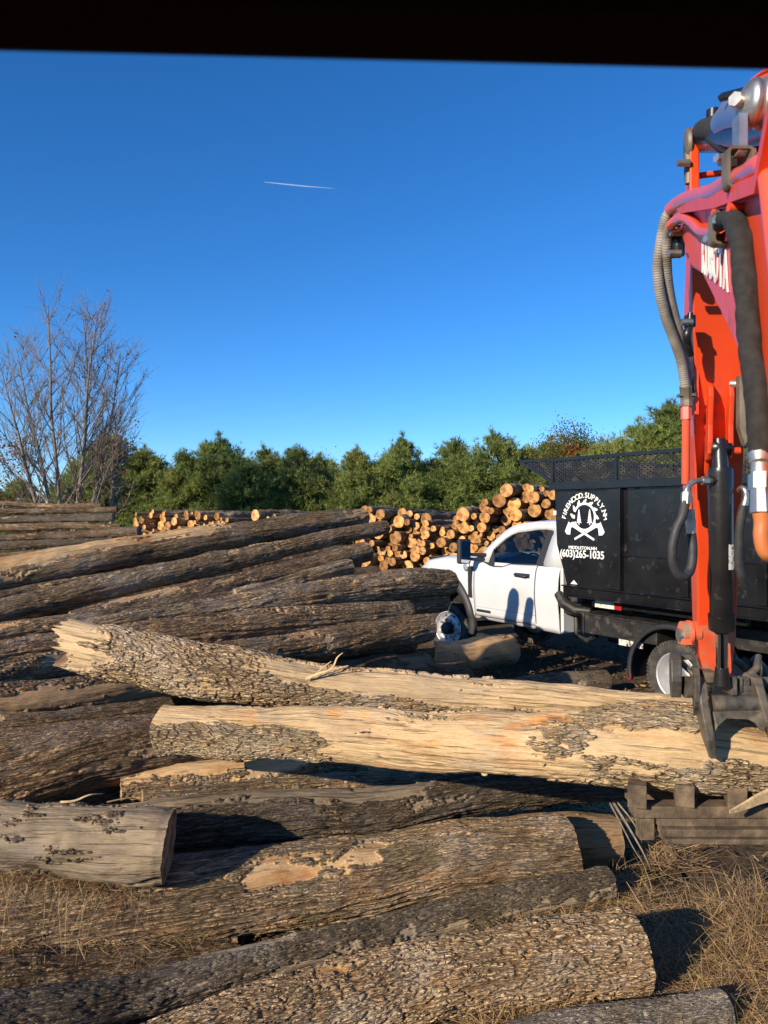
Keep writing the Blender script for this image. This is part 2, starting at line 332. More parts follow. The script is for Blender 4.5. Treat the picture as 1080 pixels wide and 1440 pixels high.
        rows[0]=ring.copy(); VV=np.concatenate(rows+[cen[None]]); I=np.arange(len(lv)*nt).reshape(len(lv),nt)
        QQ=np.stack([I[:-1],I[1:],np.roll(I[1:],-1,1),np.roll(I[:-1],-1,1)],-1).reshape(-1,4)
        if side=='l': QQ=QQ[:,::-1]
        if side in ends: npmesh('cut_end',VV[:-1],QQ,endm,o,attrs={'lc':('FLOAT_VECTOR',np.concatenate(lcs))})
    return o
SUNE=5.0; SKYE=.095; EXPO=.42
# ================================================================ LOGS IN FRONT
G1='logs lying in the foreground'; G2='logs of the large pile'; G3='logs of the far left pile'
# style 'patch' entries: (along0, along1, angle, halfwidth, amount)
log('log','small grey-barked log at the bottom right corner, lowest of all the logs',[(640,1500,28,2.95),(740,1468,28,3.11),(1015,1419,27,3.34)],'fine','grey',endm=ME,group=G1,tone=1.25,knots=1)
log('log','thick flaky-barked log at the bottom edge with shaggy orange-brown scales',[(120,1545,42,2.75),(250,1482,46,2.97),(540,1389,49,3.36),(760,1357,51,3.50),(893,1341,54,3.58)],'scaly','flake',group=G1,tone=1.1,qual=1.1)
log('log','long slim grey log slanting up behind the flaky-barked bottom log',[(-80,1450,34,2.95),(50,1422,32,3.15),(250,1378,29,3.5),(540,1309,26,3.95),(700,1272,25,4.2),(855,1243,22,4.42)],'fine','grey',group=G1,tone=1.2,patch=[(.08,.42,-30,35,1.1)])
log('log','deeply furrowed brown log half buried at the lower left edge under straw',[(-80,1402,40,3.4),(60,1378,38,3.62),(330,1345,34,4.0)],'furrow','brown',group=G1,tone=.9)
log('log','thick furrowed log with sawn right end and straw on its left side',[(-90,1312,60,3.7),(0,1300,60,3.85),(250,1262,58,4.1),(420,1238,56,4.27),(540,1226,53,4.39),(700,1210,51,4.52),(798,1198,50,4.6)],'furrow','brown',group=G1,tone=1.15,qual=1.15,knots=5,patch=[(.60,.67,40,32,1.3),(.44,.52,50,25,1.2)])
log('log','reddish brown log stub in shade behind the thick furrowed log',[(-60,1240,48,4.3),(400,1206,42,4.6),(700,1188,38,4.82),(862,1181,34,4.93)],'smooth','dark',group=G1,tone=.9)
log('log','smooth weathered grey log with broken end over the lower left straw',[(-90,1172,46,3.78),(0,1176,47,3.84),(120,1182,49,3.88),(238,1190,47,3.9)],'half','slate',group=G1,tone=1.0,endm=ME,patch=[(0,1,0,180,.36)],knots=6)
log('log','long dark grey log running from the broken grey log to the timber platform',[(140,1166,34,4.3),(250,1160,36,4.4),(400,1143,35,4.52),(540,1134,32,4.66),(700,1113,25,4.85),(886,1110,15,5.0)],'furrow','slate',group=G1,tone=.95,patch=[(.0,.55,-20,60,1.6)])
log('log','half debarked brown log just below the left end of the pale held log',[(170,1108,20,4.75),(260,1100,27,4.88),(400,1086,28,5.1),(570,1078,20,5.5)],'half','brown',group=G1,tone=1.35,patch=[(.15,.6,0,50,.9)])
log('log','thin brown log wedged under the pale held log above the dark grey log',[(200,1122,12,4.6),(540,1098,14,5.2),(720,1085,12,5.7)],'rough','brown',group=G1,tone=1.2)
log('log','very thick mossy dark log at the left edge beside the pale held log',[(-90,1090,48,4.4),(0,1076,48,4.55),(130,1062,46,4.8),(260,1047,42,5.1),(430,1030,35,5.6)],'rough','dark',group=G1,tone=1.15,knots=5)
log('log','thin rough log lying on the very thick mossy log at the left edge',[(-60,1022,15,4.75),(60,1016,15,4.95),(240,993,14,5.45)],'rough','brown',group=G2,tone=1.0)
log('log','dark smooth log at the left edge directly below the splintered pale trunk',[(-90,1000,27,4.85),(0,987,27,5.05),(190,966,24,5.6),(330,958,22,6.2)],'half','dark',group=G2,tone=1.1)
# ---- the pale trunks
log('log','pale broken trunk with blocky bark and splintered left end resting on the pile',[(114,908,36,5.0),(150,915,36,4.97),(200,924,35,4.95),(290,944,37,4.88),(380,957,34,4.8),(450,966,31,4.75),(560,972,29,4.6),(740,985,28,4.4),(930,1000,27,4.15),(1000,1005,24,4.1)],'blocky','pale',ends='lr',group=G1,tone=1.12,splinter='l',qual=1.15,knots=5,
    patch=[(.0,.045,0,180,1.5),(.36,.62,45,38,1.6),(.60,1.0,10,100,1.4)],wob=.3)
log('log','long pale debarked log held in the grapple and resting on the timber platform',[(231,1026,37,4.5),(300,1028,37,4.42),(420,1033,38,4.25),(540,1038,40,4.08),(680,1043,44,3.88),(780,1046,49,3.72),(900,1048,57,3.58),(1000,1055,57,3.5),(1120,1066,54,3.42),(1230,1072,52,3.36)],'half','tan',ends='lr',endm=MG,group=G1,tone=1.15,qual=1.25,knots=4,wob=.25,
    patch=[(.0,.30,15,36,2.0),(.0,.30,100,45,-1.6),(.28,.60,20,180,.75),(.60,.70,0,40,.6),(.64,1,20,180,-.72),(.70,.80,75,22,1.6),(.86,.93,60,30,1.7)])
# ---- the main pile, rising towards the back
log('log','uppermost long log of the big pile with peeling orange bark',[(-120,838,27.9,6.15),(0,808,26.0,6.5),(170,779,23.2,7.05),(400,741,17.7,8.05),(512,727,12.6,8.7)],'rough','brown',group=G2,wscale=.78,tone=1.2,endm=MO,patch=[(0,.62,10,55,1.05)],wob=.6)
log('log','thin brown log in the gap under the uppermost log of the pile',[(-60,850,7.4,6.1),(60,826,7.4,6.5),(200,804,6.5,7.0),(330,786,6.5,7.6)],'rough','brown',group=G2,wscale=.78)
log('log','grey-brown log second from the top of the big pile',[(-100,882,16.7,5.75),(0,858,15.8,6.0),(90,840,17.7,6.3),(200,814,15.8,6.75),(280,797,14.9,7.1),(400,770,12.1,7.7),(543,741,9.8,8.5)],'rough','brown',group=G2,wscale=.78,tone=.95,endm=MO,wob=.6)
log('log','dark shaded log, its right end in front of the low orange-ended stack',[(100,872,13.0,6.15),(300,826,14.9,6.95),(420,798,14.9,7.55),(516,776,14.4,8.1)],'rough','dark',group=G2,wscale=.78,tone=1.15)
log('log','short barky log with round light end on the middle of the pile',[(330,836,8.4,6.9),(430,812,11.2,7.4),(491,798,12.6,7.8)],'furrow','brown',group=G2,wscale=.78,tone=1.25)
log('log','rough ridged log reaching the left edge above the splintered pale trunk',[(-80,906,14.0,5.5),(0,889,14.0,5.75),(120,872,12.1,6.1),(220,856,9.3,6.5),(330,838,8.4,7.0)],'rough','brown',group=G2,wscale=.78,tone=1.15)
log('log','thin dark log under the short barky log of the pile',[(270,852,7.4,6.6),(430,828,9.3,7.3),(562,811,8.8,8.0)],'rough','dark',group=G2,wscale=.78,tone=1.3)
log('log','furrowed log of the pile whose right end covers the front wheel of the white truck',[(90,898,13.0,5.9),(200,874,16.7,6.25),(330,855,19.5,6.75),(420,841,21.4,7.15),(540,826,20.5,7.75),(633,819,18.6,8.3)],'furrow','brown',group=G2,wscale=.78,tone=1.15,qual=1.1)
log('log','long barky log just above the splintered pale trunk with broad brown bark',[(-80,940,17.7,5.2),(0,922,18.6,5.45),(130,904,19.5,5.8),(260,888,20.5,6.2),(380,879,21.4,6.65),(500,869,20.5,7.2),(572,863,19.5,7.6)],'furrow','dark',group=G2,wscale=.78,tone=1.35,patch=[(.5,1,0,60,.5)])
log('log','stubby log end poking out below the log that covers the truck wheel',[(470,862,13.0,7.4),(560,853,13.5,7.9),(624,846,13.0,8.3)],'rough','dark',group=G2,wscale=.78,tone=1.3,endm=ME)
log('log','dark log in shade under the broad brown barky log',[(250,932,18.6,5.9),(420,906,20.5,6.6),(602,882,19.5,7.5)],'rough','dark',group=G2,wscale=.78,tone=1.2)
log('log','thick brown log on the ground below the front bumper of the truck',[(470,962,19.5,8.9),(540,936,22.3,9.6),(640,921,23.2,10.3),(716,914,23.2,10.8)],'half','dark',group=G2,wscale=.78,tone=1.3)
log('log','thin log lying at the foot of the pile near the front wheel',[(430,962,12.1,7.8),(540,950,12.1,8.6),(655,941,11.2,9.4)],'rough','dark',group=G2,wscale=.78,tone=1.2)
log('log','short grey furrowed log lying on the ground under the truck door',[(600,990,14.0,8.4),(700,972,15.8,8.95),(850,957,16.7,9.57)],'furrow','grey',group=G2,wscale=.78,tone=1.05)
log('log','small brown log at the left edge between the ridged log and the dark smooth log',[(-70,962,22.3,5.05),(0,950,22.3,5.25),(100,935,21.4,5.7),(240,912,18.6,6.4)],'half','dark',group=G2,wscale=.78,tone=1.2)
log('log','slim log at the left edge above the small brown log',[(-70,920,10.2,5.4),(0,911,11.2,5.6),(90,899,10.2,6.0),(170,888,9.3,6.5)],'furrow','brown',group=G2,wscale=.78)
# ---- body of the pile under those logs (they show in the gaps)
def W(x0,y0,z0,x1,y1,z1,r):
    if z0>.5: z0-=.10; z1-=.10; y0+=.12; y1+=.12
    return [(x0,y0,z0,r),((x0+x1)/2,(y0+y1)/2,(z0+z1)/2+.01,r),(x1,y1,z1,r*.95)]
fill=[(-3.4,4.75,.26,.2,5.5,.22,.2),(-3.3,5.0,.6,-.4,5.7,.55,.19),(-3.6,5.4,.2,.5,6.3,.2,.2),(-3.6,5.7,.62,.1,7.2,.58,.2),(-3.4,5.5,.95,-.9,6.6,.93,.17),
 (-3.6,6.1,.2,.9,8.0,.2,.2),(-3.7,6.3,.6,.5,8.6,.55,.2),(-3.7,6.2,1.0,.3,8.9,.85,.18),(-3.8,6.9,.2,1.0,9.3,.2,.2),(-3.8,7.0,.62,.55,9.7,.62,.2),(-3.7,6.9,1.05,.3,9.9,1.1,.2),
 (-3.7,7.0,1.42,-.1,9.7,1.5,.16),(-3.9,7.8,.25,.6,10.5,.25,.22),(-3.9,7.9,.7,.1,10.5,.7,.21),(-3.9,7.8,1.1,-.1,10.6,1.15,.2),(-3.8,7.7,1.5,-.5,10.2,1.75,.18),]
for i,f in enumerate(fill):
    log('log','dark shaded log inside the big pile, seen through the gaps between its logs',W(*f),'rough','dark',ends='lr',group='logs inside the large pile',world=True,du=.03,knots=1)

# ---- far left pile
fl=[('thin topmost log of the far left pile with a short stub beside the bare tree',[(-60,704,4,15),(60,711,4,14.8),(143,711,4,14.6)]),
 ('second log from the top of the far left pile',[(-60,718,4.5,14.3),(60,719,4.5,14.2),(165,716,4.5,14)]),
 ('log with broken brown end at the right of the far left pile',[(-60,731,5,13.9),(60,730,6,13.7),(160,727,7.5,13.5)]),
 ('dark slender log in the middle of the far left pile',[(-60,744,6,13.3),(80,740,6,13.3),(170,741,5,13.2)]),
 ('pale mossy log of the far left pile ending at the orange log ends',[(-60,760,5.5,12.9),(90,752,6.5,12.8),(196,747,9,12.6)]),
 ('grey log of the far left pile under the pale mossy log',[(-60,773,6.5,12.3),(60,764,6.5,12.3),(190,760,4.5,12.4)]),
 ('second lowest log of the far left pile',[(-60,786,6,11.8),(70,776,5.5,11.9),(200,763,4.5,12.0)]),
 ('lowest visible log of the far left pile',[(-60,800,7,11.2),(80,783,6,11.5),(220,768,4,11.8)])]
for i,(lb,pt) in enumerate(fl): log('log',lb,[(a_,b_,c_*.84,d_) for a_,b_,c_,d_ in pt],'rough',['brown','dark','grey'][i%3],group=G3,endm=ME,tone=[.8,.9,.75][i%3],du=.022)
for i in range(6):
    y=11.6+(i%3)*.9; z=.3+(i//3)*.6
    log('log','dark log in the lower shaded layers of the far left pile',[( -9.2,y,z,.24),(-6.5,y-.1,z,.24),(-4.6,y,z,.22)],'rough','dark',ends='lr',group='lower logs of the far left pile',world=True,du=.06,knots=0)

# ================================================================ STACKS WITH SAWN ENDS
def pack(width,hfun,rfun,rs,z0=0):
    C=[]
    fails=0
    while fails<60 and len(C)<400:
        r=rfun(rs); best=None
        for _ in range(26):
            x=rs.uniform(r*.5,width-r*.5); z=z0+r
            for (a,b,c) in C:
                dx=abs(a-x)
                if dx<r+c: z=max(z,b+math.sqrt((r+c)**2-dx*dx))
            if z+r*.3<=hfun(x) and (best is None or z<best[1]): best=(x,z)
        if best is None: fails+=1
        else: C.append((best[0],best[1],r)); fails=0
    return C
protos={}
def stack(P0,c,d,width,hfun,rfun,L,label,group,seed,keep,endm):
    rs=np.random.default_rng(seed); c=np.array([*c,0.]);d=np.array([*d,0.]);c/=np.linalg.norm(c);d/=np.linalg.norm(d)
    ring=[]
    if seed not in protos:
        pr=[]
        for k in range(5):
            o=log('log',label,[(0,0,0,.1),(0,L/2,0.012*k,.1),(0.01*k,L,0,.092)],['rough','fine','rough','half','rough'][k],['dark','brown','grey','brown','brown'][k],ends='l',endm=endm,world=True,du=.03 if L<5 else .04,knots=1,tone=[1.3,1.0,.8,1.1,1.2][k])
            pr.append(o)
        protos[seed]=pr
    pr=protos[seed]; used=set()
    rz=math.atan2(d[1],d[0])-math.pi/2; n=0
    for (x,z,r) in pack(width,hfun,rfun,rs):
        j=rs.normal(0,.24); p=np.array([P0[0],P0[1],0])+c*x+d*j; p[2]=z
        px=540+F*p[0]/p[1]; py=720-(p[2]-CAMZ)/p[1]*F
        if not keep(px,py): continue
        k=int(rs.integers(0,5)); src=pr[k]
        if k not in used: o=src; used.add(k)
        else:
            o=src.copy(); COL.objects.link(o)
            for ch in src.children:
                q=ch.copy(); COL.objects.link(q); q.parent=o; q.matrix_parent_inverse=ch.matrix_parent_inverse
        o.location=p; o.scale=(r/.1,rs.uniform(.85,1.05),r/.1*rs.uniform(.9,1.08)); o.rotation_euler=(rs.normal(0,.015)-.02,rs.uniform(-.5,.5),rz+rs.normal(0,.03))
        lb=label(px,py,r) if callable(label) else label
        tag(o,lb,'log',group); n+=1
    for k in range(5):
        if k not in used:
            for ch in list(pr[k].children): bpy.data.objects.remove(ch)
            bpy.data.objects.remove(pr[k])
    return n
hb=lambda w: np.interp(w,[0,.5,1.0,1.6,1.9,2.4,3.2,4.6],[1.75,1.95,2.25,2.6,2.72,2.85,2.6,2.45])
stack((.93,17.6),(.87,-.5),(.5,.87),4.6,hb,lambda rs: float(np.clip(rs.lognormal(math.log(.102),.34),.055,.155)),5.0,
   'sawn orange-ended log in the tall stack behind the white truck','logs in the tall stack behind the truck',101,lambda x,y: 560<x<792 and y<800,MO)
stack((-.55,19.2),(.87,-.5),(.5,.87),2.3,lambda w: np.interp(w,[0,.4,1.5,2.3],[2.45,2.35,2.2,1.9]),lambda rs: float(np.clip(rs.lognormal(math.log(.098),.3),.055,.16)),3.4,
   'orange-ended log in the low stack between the big pile and the tall stack','logs in the stack between the pile and the truck',102,lambda x,y: 500<x<628 and y<804,MO)
stack((-8.6,26.2),(.87,-.5),(.6,.8),6.2,lambda w: np.interp(w,[0,1,2,3.6,4.0,4.6,5.0,6.2],[2.05,2.3,2.25,2.2,1.8,2.2,2.3,2.15]),lambda rs: float(np.clip(rs.lognormal(math.log(.105),.30),.06,.17)),3.6,
   'small orange-ended log in the distant stack above the big pile','logs in the distant stack',103,lambda x,y: y<764-(x-190)*.17 and (x<322 or 358<x<405),MO)
for i in range(9):
    w=.5+i*.7; q=np.array([-8.6,26.2])+np.array([.87,-.5])*w+np.array([.6,.8])*.6
    log('log','thick dark base log of the distant stack',[(q[0],q[1],.42,.36),(q[0]+1,q[1]+1.4,.42,.36),(q[0]+2,q[1]+2.7,.42,.34)],'rough','dark',ends='l',group='base logs of the distant stack',world=True,du=.1,knots=0)

# ================================================================ GROUND
def ground():
    k=460; t=np.linspace(-1,1,k)
    gx=np.sinh(t*7.2)/np.sinh(7.2)*2500+1.2*(1-t*t); gy=5+np.sinh(t*7.2)/np.sinh(7.2)*2500
    X,Y=np.meshgrid(gx,gy); p=np.stack([X.ravel(),Y.ravel(),np.zeros(X.size)],1)
    near=np.exp(-((X.ravel()**2+(Y.ravel()-7)**2)/400))
    z=(fbm(p*.9,3,3)*.035+fbm(p*5,3,4)*.016)*near - .02*near
    V=np.stack([X.ravel(),Y.ravel(),z],1); I=np.arange(X.size).reshape(X.shape)
    Q=np.stack([I[:-1,:-1],I[:-1,1:],I[1:,1:],I[1:,:-1]],-1).reshape(-1,4)
    m=bpy.data.materials.new('ground'); m.use_nodes=True; N=m.node_tree.nodes; L=m.node_tree.links; b=N['Principled BSDF']; b.inputs['Roughness'].default_value=.95; b.inputs['Specular IOR Level'].default_value=.15
    tc=N.new('ShaderNodeTexCoord')
    def nz(s,d=8,r=.6):
        n=N.new('ShaderNodeTexNoise'); n.inputs['Scale'].default_value=s; n.inputs['Detail'].default_value=d; n.inputs['Roughness'].default_value=r; L.new(tc.outputs['Object'],n.inputs['Vector']); return n.outputs[0]
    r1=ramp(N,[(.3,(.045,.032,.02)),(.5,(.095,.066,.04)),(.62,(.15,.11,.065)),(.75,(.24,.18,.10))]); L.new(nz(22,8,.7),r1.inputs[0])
    r2=ramp(N,[(.4,(.06,.085,.022)),(.6,(.14,.14,.05))]); L.new(nz(1.2),r2.inputs[0])
    sx=N.new('ShaderNodeSeparateXYZ'); L.new(tc.outputs['Object'],sx.inputs[0])
    mr=N.new('ShaderNodeMapRange'); mr.inputs[1].default_value=22; mr.inputs[2].default_value=30; L.new(sx.outputs[1],mr.inputs[0])
    mx=N.new('ShaderNodeMix'); mx.data_type='RGBA'; L.new(mr.outputs[0],mx.inputs[0]); L.new(r1.outputs[0],mx.inputs[6]); L.new(r2.outputs[0],mx.inputs[7]); L.new(mx.outputs[2],b.inputs['Base Color'])
    bp=N.new('ShaderNodeBump'); bp.inputs['Distance'].default_value=.03; L.new(nz(30,8,.7),bp.inputs['Height']); L.new(bp.outputs[0],b.inputs['Normal'])
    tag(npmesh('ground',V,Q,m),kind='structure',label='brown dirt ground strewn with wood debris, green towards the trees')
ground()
def attr_mat(name,att,rough=.8,trans=0,scale=1.0):
    m=bpy.data.materials.new(name); m.use_nodes=True; N=m.node_tree.nodes; L=m.node_tree.links; b=N['Principled BSDF']; b.inputs['Roughness'].default_value=rough; b.inputs['Specular IOR Level'].default_value=.2
    a=N.new('ShaderNodeAttribute'); a.attribute_name=att; L.new(a.outputs['Color'],b.inputs['Base Color'])
    if trans:
        t=N.new('ShaderNodeBsdfTranslucent'); L.new(a.outputs['Color'],t.inputs[0]); x=N.new('ShaderNodeMixShader'); x.inputs[0].default_value=trans
        L.new(b.outputs[0],x.inputs[1]); L.new(t.outputs[0],x.inputs[2]); L.new(x.outputs[0],N['Material Output'].inputs[0])
    return m
MSTRAW=attr_mat('dry_straw','col',.75,.2)
def straw(name,label,base,N,length=(.08,.26),lift=(.03,.9),w=.0022,bright=1.0,seed=0,droop=.35,az=None,group=None):
    rs=np.random.default_rng(seed); B=base(rs,N); N=len(B)
    a=rs.uniform(0,2*math.pi,N) if az is None else rs.normal(az,.7,N)
    L=rs.uniform(*length,N); el=rs.uniform(lift[0],lift[1],N)**1.5
    d=np.stack([np.cos(a)*np.cos(el),np.sin(a)*np.cos(el),np.sin(el)],1); bend=rs.normal(0,.25,(N,3)); bend[:,2]=-np.abs(bend[:,2])*droop*2
    side=np.stack([-np.sin(a),np.cos(a),rs.normal(0,.4,N)],1); side/=np.linalg.norm(side,axis=1)[:,None]
    rows=[]
    for t in (0,.33,.66,1):
        c=B+d*(L*t)[:,None]+bend*(L*t*t)[:,None]; ww=w*(1-.75*t)*rs.uniform(.7,1.5,N)
        rows+= [c-side*ww[:,None],c+side*ww[:,None]]
    V=np.stack(rows,1).reshape(-1,3)
    b=np.arange(N)[:,None]*8
    Q=np.concatenate([b+np.array([[k,k+1,k+3,k+2]]) for k in (0,2,4)],0)
    c0=np.array([.52,.35,.18])*bright; col=c0*rs.uniform(.35,1.25,(N,1))*np.array([1,1,1])+rs.normal(0,.02,(N,3)); col=np.clip(col,.01,1)
    col=np.repeat(np.concatenate([col,np.ones((N,1))],1),8,0)
    return tag(npmesh(name,V,Q,MSTRAW,attrs={'col':('FLOAT_COLOR',col)},smooth=False),label,'dry grass' if 'grass' in name else 'debris',group,kind='stuff')
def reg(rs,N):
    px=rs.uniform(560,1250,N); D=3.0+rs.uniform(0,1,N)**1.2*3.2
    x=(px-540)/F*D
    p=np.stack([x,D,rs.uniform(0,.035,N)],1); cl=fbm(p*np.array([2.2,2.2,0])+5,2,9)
    return p[(cl>-.30+rs.uniform(-.25,.25,N)+np.clip((D-4.35)*1.2,0,.55))&(x>.35+.1*(D-3))]  # straw thinned towards the platform, bare dark soil stands in for a cast shadow
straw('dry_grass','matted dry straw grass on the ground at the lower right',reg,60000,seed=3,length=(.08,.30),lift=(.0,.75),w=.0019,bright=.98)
def reg2(rs,N):
    D=rs.uniform(3.3,9.8,N); x=rs.uniform(-1.0,3.6,N); p=np.stack([x,D,rs.uniform(-.01,.01,N)],1); cl=fbm(p*np.array([1.1,1.1,0])+15,2,19); return p[cl>.0]
straw('straw_litter','scattered dry stalks lying on the dirt around the truck',reg2,9000,seed=5,length=(.05,.3),lift=(0,.25),bright=.6)
# tufts on the left foreground logs
def onlog(pts,spread):
    def f(rs,N):
        t=catmull(np.array([[*P(p[0],p[1],p[2])] for p in pts]),200); i=rs.integers(0,200,N); b=t[i]+rs.normal(0,1,(N,3))*spread
        return b
    return f
straw('dry_grass','tangle of dry straw caught under the broken grey log at the left edge',onlog([(-60,1228,3.72),(60,1232,3.78),(130,1240,3.84),(190,1240,3.9)],np.array([.05,.035,.02])),1100,length=(.07,.26),lift=(.0,.8),seed=8,droop=1.6,w=.0014,bright=.85)
straw('dry_grass','dry straw hanging between the furrowed log and the half buried log at the lower left',onlog([(-60,1340,3.55),(150,1325,3.8),(280,1312,3.95)],np.array([.06,.05,.02])),700,length=(.05,.2),seed=9,droop=1.2,w=.0015)
for i,(a,b,c) in enumerate([(40,1300,3.70),(75,1265,3.75),(110,1265,3.76),(160,1245,3.8),(165,1262,3.8)]): pass
# chips
def chips(name,label,N,base,size,cols,seed):
    rs=np.random.default_rng(seed); B=base(rs,N); N=len(B)
    a=rs.uniform(0,6.28,N); e=rs.normal(0,.35,N); L=rs.uniform(*size,N); Wd=L*rs.uniform(.12,.5,N)
    d=np.stack([np.cos(a)*np.cos(e),np.sin(a)*np.cos(e),np.sin(e)],1)*L[:,None]; s=np.stack([-np.sin(a),np.cos(a),rs.normal(0,.3,N)],1)*Wd[:,None]; u=np.array([0,0,.006])
    V=np.stack([B-d-s,B+d*.8-s*.6,B+d+s,B-d*.7+s*1.1,B-d-s+u,B+d*.8-s*.6+u,B+d+s+u,B-d*.7+s*1.1+u],1).reshape(-1,3)
    b=np.arange(N)[:,None]*8; Q=np.concatenate([b+np.array([q]) for q in ([4,5,6,7],[0,4,7,3],[1,0,4,5][::-1],[2,1,5,6][::-1],[3,2,6,7][::-1])],0)
    col=np.array(cols)[rs.integers(0,len(cols),N)]*rs.uniform(.5,1.3,(N,1)); col=np.repeat(np.concatenate([col,np.ones((N,1))],1),8,0)
    return tag(npmesh(name,V,Q,MSTRAW,attrs={'col':('FLOAT_COLOR',col)},smooth=False),label,'wood chips',kind='stuff')
def reg3(rs,N):
    D=rs.uniform(3,13,N); x=rs.uniform(-1.5,5,N); return np.stack([x,D,rs.uniform(-.005,.02,N)],1)
chips('bark_chips','bark chips and splinters scattered over the dirt',5200,reg3,(.008,.05),[(.2,.13,.07),(.36,.24,.12),(.1,.07,.045)],4)

# loose slivers and strips
MSL=MT['grey']
def sliver(label,pts,w,m,name='bark_strip',group=None):
    b=MB(); q=[P(*p) for p in pts]; q=smooth_pts(q,14); rr=[w*(1-.75*(i/13)**1.5) for i in range(14)]
    b.tube(q,rr,mi=0,sec=[(-1,-.25),(-.8,.2),(.2,.32),(1,.1),(.7,-.3)]); return b.build(name,m,label=label,cat='bark strip',group=group)
mwd=mat('split_wood',(.20,.16,.12),.85,nscale=30,namt=.4,bump=.003,bscale=90); mwp=mat('fresh_splinter',(.50,.36,.19),.8,nscale=30,namt=.35,bump=.003,bscale=90)
gs='bark strips hanging behind the log stub'
sliver('longest thin grey bark strip hanging between the log stub and the timber platform',[(862,1128,4.78),(885,1165,4.6),(905,1200,4.45),(916,1226,4.3)],.013,mwd,group=gs)
sliver('middle thin grey bark strip beside the log stub',[(858,1130,4.8),(878,1168,4.62),(892,1195,4.5),(903,1212,4.4)],.011,mwd,group=gs)
sliver('right thin grey bark strip leaning to the timber platform',[(866,1126,4.8),(890,1156,4.65),(903,1185,4.5)],.008,mwd,group=gs)
sliver('peeled orange bark strip curling off the held log over the timber platform',[(1100,1112,3.34),(1070,1122,3.30),(1045,1134,3.27),(1026,1142,3.24)],.03,mwp)
for i,(lb,pt,w) in enumerate([('upright splinter standing on the pale broken trunk',[(455,948,4.62),(468,938,4.6),(474,925,4.58),(482,918,4.57)],.008),('thin splinter peeling left on the pale broken trunk',[(440,952,4.62),(455,938,4.6),(466,930,4.58)],.006),('broad splinter lying on the pale broken trunk at its middle',[(430,955,4.62),(452,946,4.58),(490,936,4.56)],.009),
   ('pale stick lying on the weathered grey log at the left',[(85,1128,3.8),(105,1126,3.8),(125,1118,3.8),(145,1116,3.85)],.006),('thin pale stick behind the weathered grey log',[(150,1128,4.0),(180,1122,4.05),(210,1119,4.1)],.004),
   ('bleached stick on the log pile at the left',[(104,850+8,6.3),(125,848+3,6.4),(143,845,6.5)],.007)]): sliver(lb,pt,w,mwp,name='wood_splinter')

# ================================================================ TREES
MPINE=attr_mat('pine_needles','col',.6,.33); MBK=mat('tree_bark',(.16,.12,.09),.9,nscale=12,namt=.4,bump=.01)
MLEAF=attr_mat('autumn_leaves','col',.6,.35)
def pine_mesh(seed,H=6.0,Rm=1.75,tufts=15500):
    rs=np.random.default_rng(seed); B=[];A=[];branch=[]
    nb=int(H*13)
    for i in range(nb):
        t=(i+rs.uniform(0,1))/nb; z=.25+t*(H-.45); az=rs.uniform(0,6.28)
        prof=Rm*(max(0,1-t**2.5)**.8+.08)*(.82+.18*math.sin(az*2+seed))*rs.uniform(.7,1.08)*(0.9+.1*math.sin(t*9+seed))
        rise=rs.uniform(.15,.75)*(.4+t)
        base=np.array([0,0,z-.3*prof*.5]); d=np.array([math.cos(az),math.sin(az),rise*.6]); tip=base+d*prof
        tip[2]=min(tip[2],H+.25); branch.append((base,tip))
        m=max(8,int(tufts/nb*prof/Rm*1.5))
        s=rs.uniform(.18,1.0,m)**.6; side=rs.normal(0,1,(m,3))*np.array([.17,.17,.13])*prof**.4*(.45+s[:,None])
        B.append(base+(tip-base)*s[:,None]+np.array([0,0,1])*(s*s*.12)[:,None]+side); A.append(np.tile(d*.55+np.array([0,0,.75]),(m,1)))
    for k in range(26):
        m=12; az=rs.uniform(0,6.28); rr_=rs.uniform(0,.62)*Rm if k else 0; q=np.array([math.cos(az)*rr_,math.sin(az)*rr_,0]); zt_=H*(1-.55*(rr_/Rm)**1.4)+rs.uniform(-.15,.20)+(.12 if k==0 else 0); z=rs.uniform(zt_-.5,zt_+.18,m); B.append(np.stack([q[0]+rs.normal(0,.06,m),q[1]+rs.normal(0,.06,m),z],1)); A.append(np.tile([0,0,1.],(m,1)))
    B=np.concatenate(B);A=np.concatenate(A); n=len(B); K=8
    dirs=A[:,None,:]+rs.normal(0,.62,(n,K,3)); dirs/=np.linalg.norm(dirs,axis=2)[:,:,None]
    L=rs.uniform(.15,.30,(n,K)); perp=np.cross(dirs,rs.normal(0,1,(n,K,3))); perp/=np.linalg.norm(perp,axis=2)[:,:,None]
    w=.0125*rs.uniform(.7,1.4,(n,K))[:,:,None]; b0=B[:,None,:]+dirs*0
    V=np.stack([b0-perp*w,b0+perp*w,b0+dirs*L[:,:,None]],2).reshape(-1,3); Q=np.arange(len(V)).reshape(-1,3)
    cl=fbm(B*1.6+seed,2,seed); g=np.array([.21,.27,.080]); tone=np.clip(.95+.5*cl+rs.normal(0,.2,n),.4,1.9)
    warm=np.clip(fbm(B*.9+seed+9,2,seed)+.2,0,1)[:,None]
    col=g*tone[:,None]*(1-warm)+np.array([.34,.345,.09])*tone[:,None]*warm
    col=np.repeat(np.concatenate([np.clip(col,.005,1),np.ones((n,1))],1),K*3,0)
    tr=MB(); tr.tube([(0,0,-.1),(.03,0,H*.5),(0,.02,H*.97)],[.12,.07,.015],8)
    for (a,b) in branch[::2]: tr.tube([a,(a+b)/2+np.array([0,0,-.03]),b],[.022,.014,.005],4,caps=False)
    return V,Q,col,tr
protoP=[]
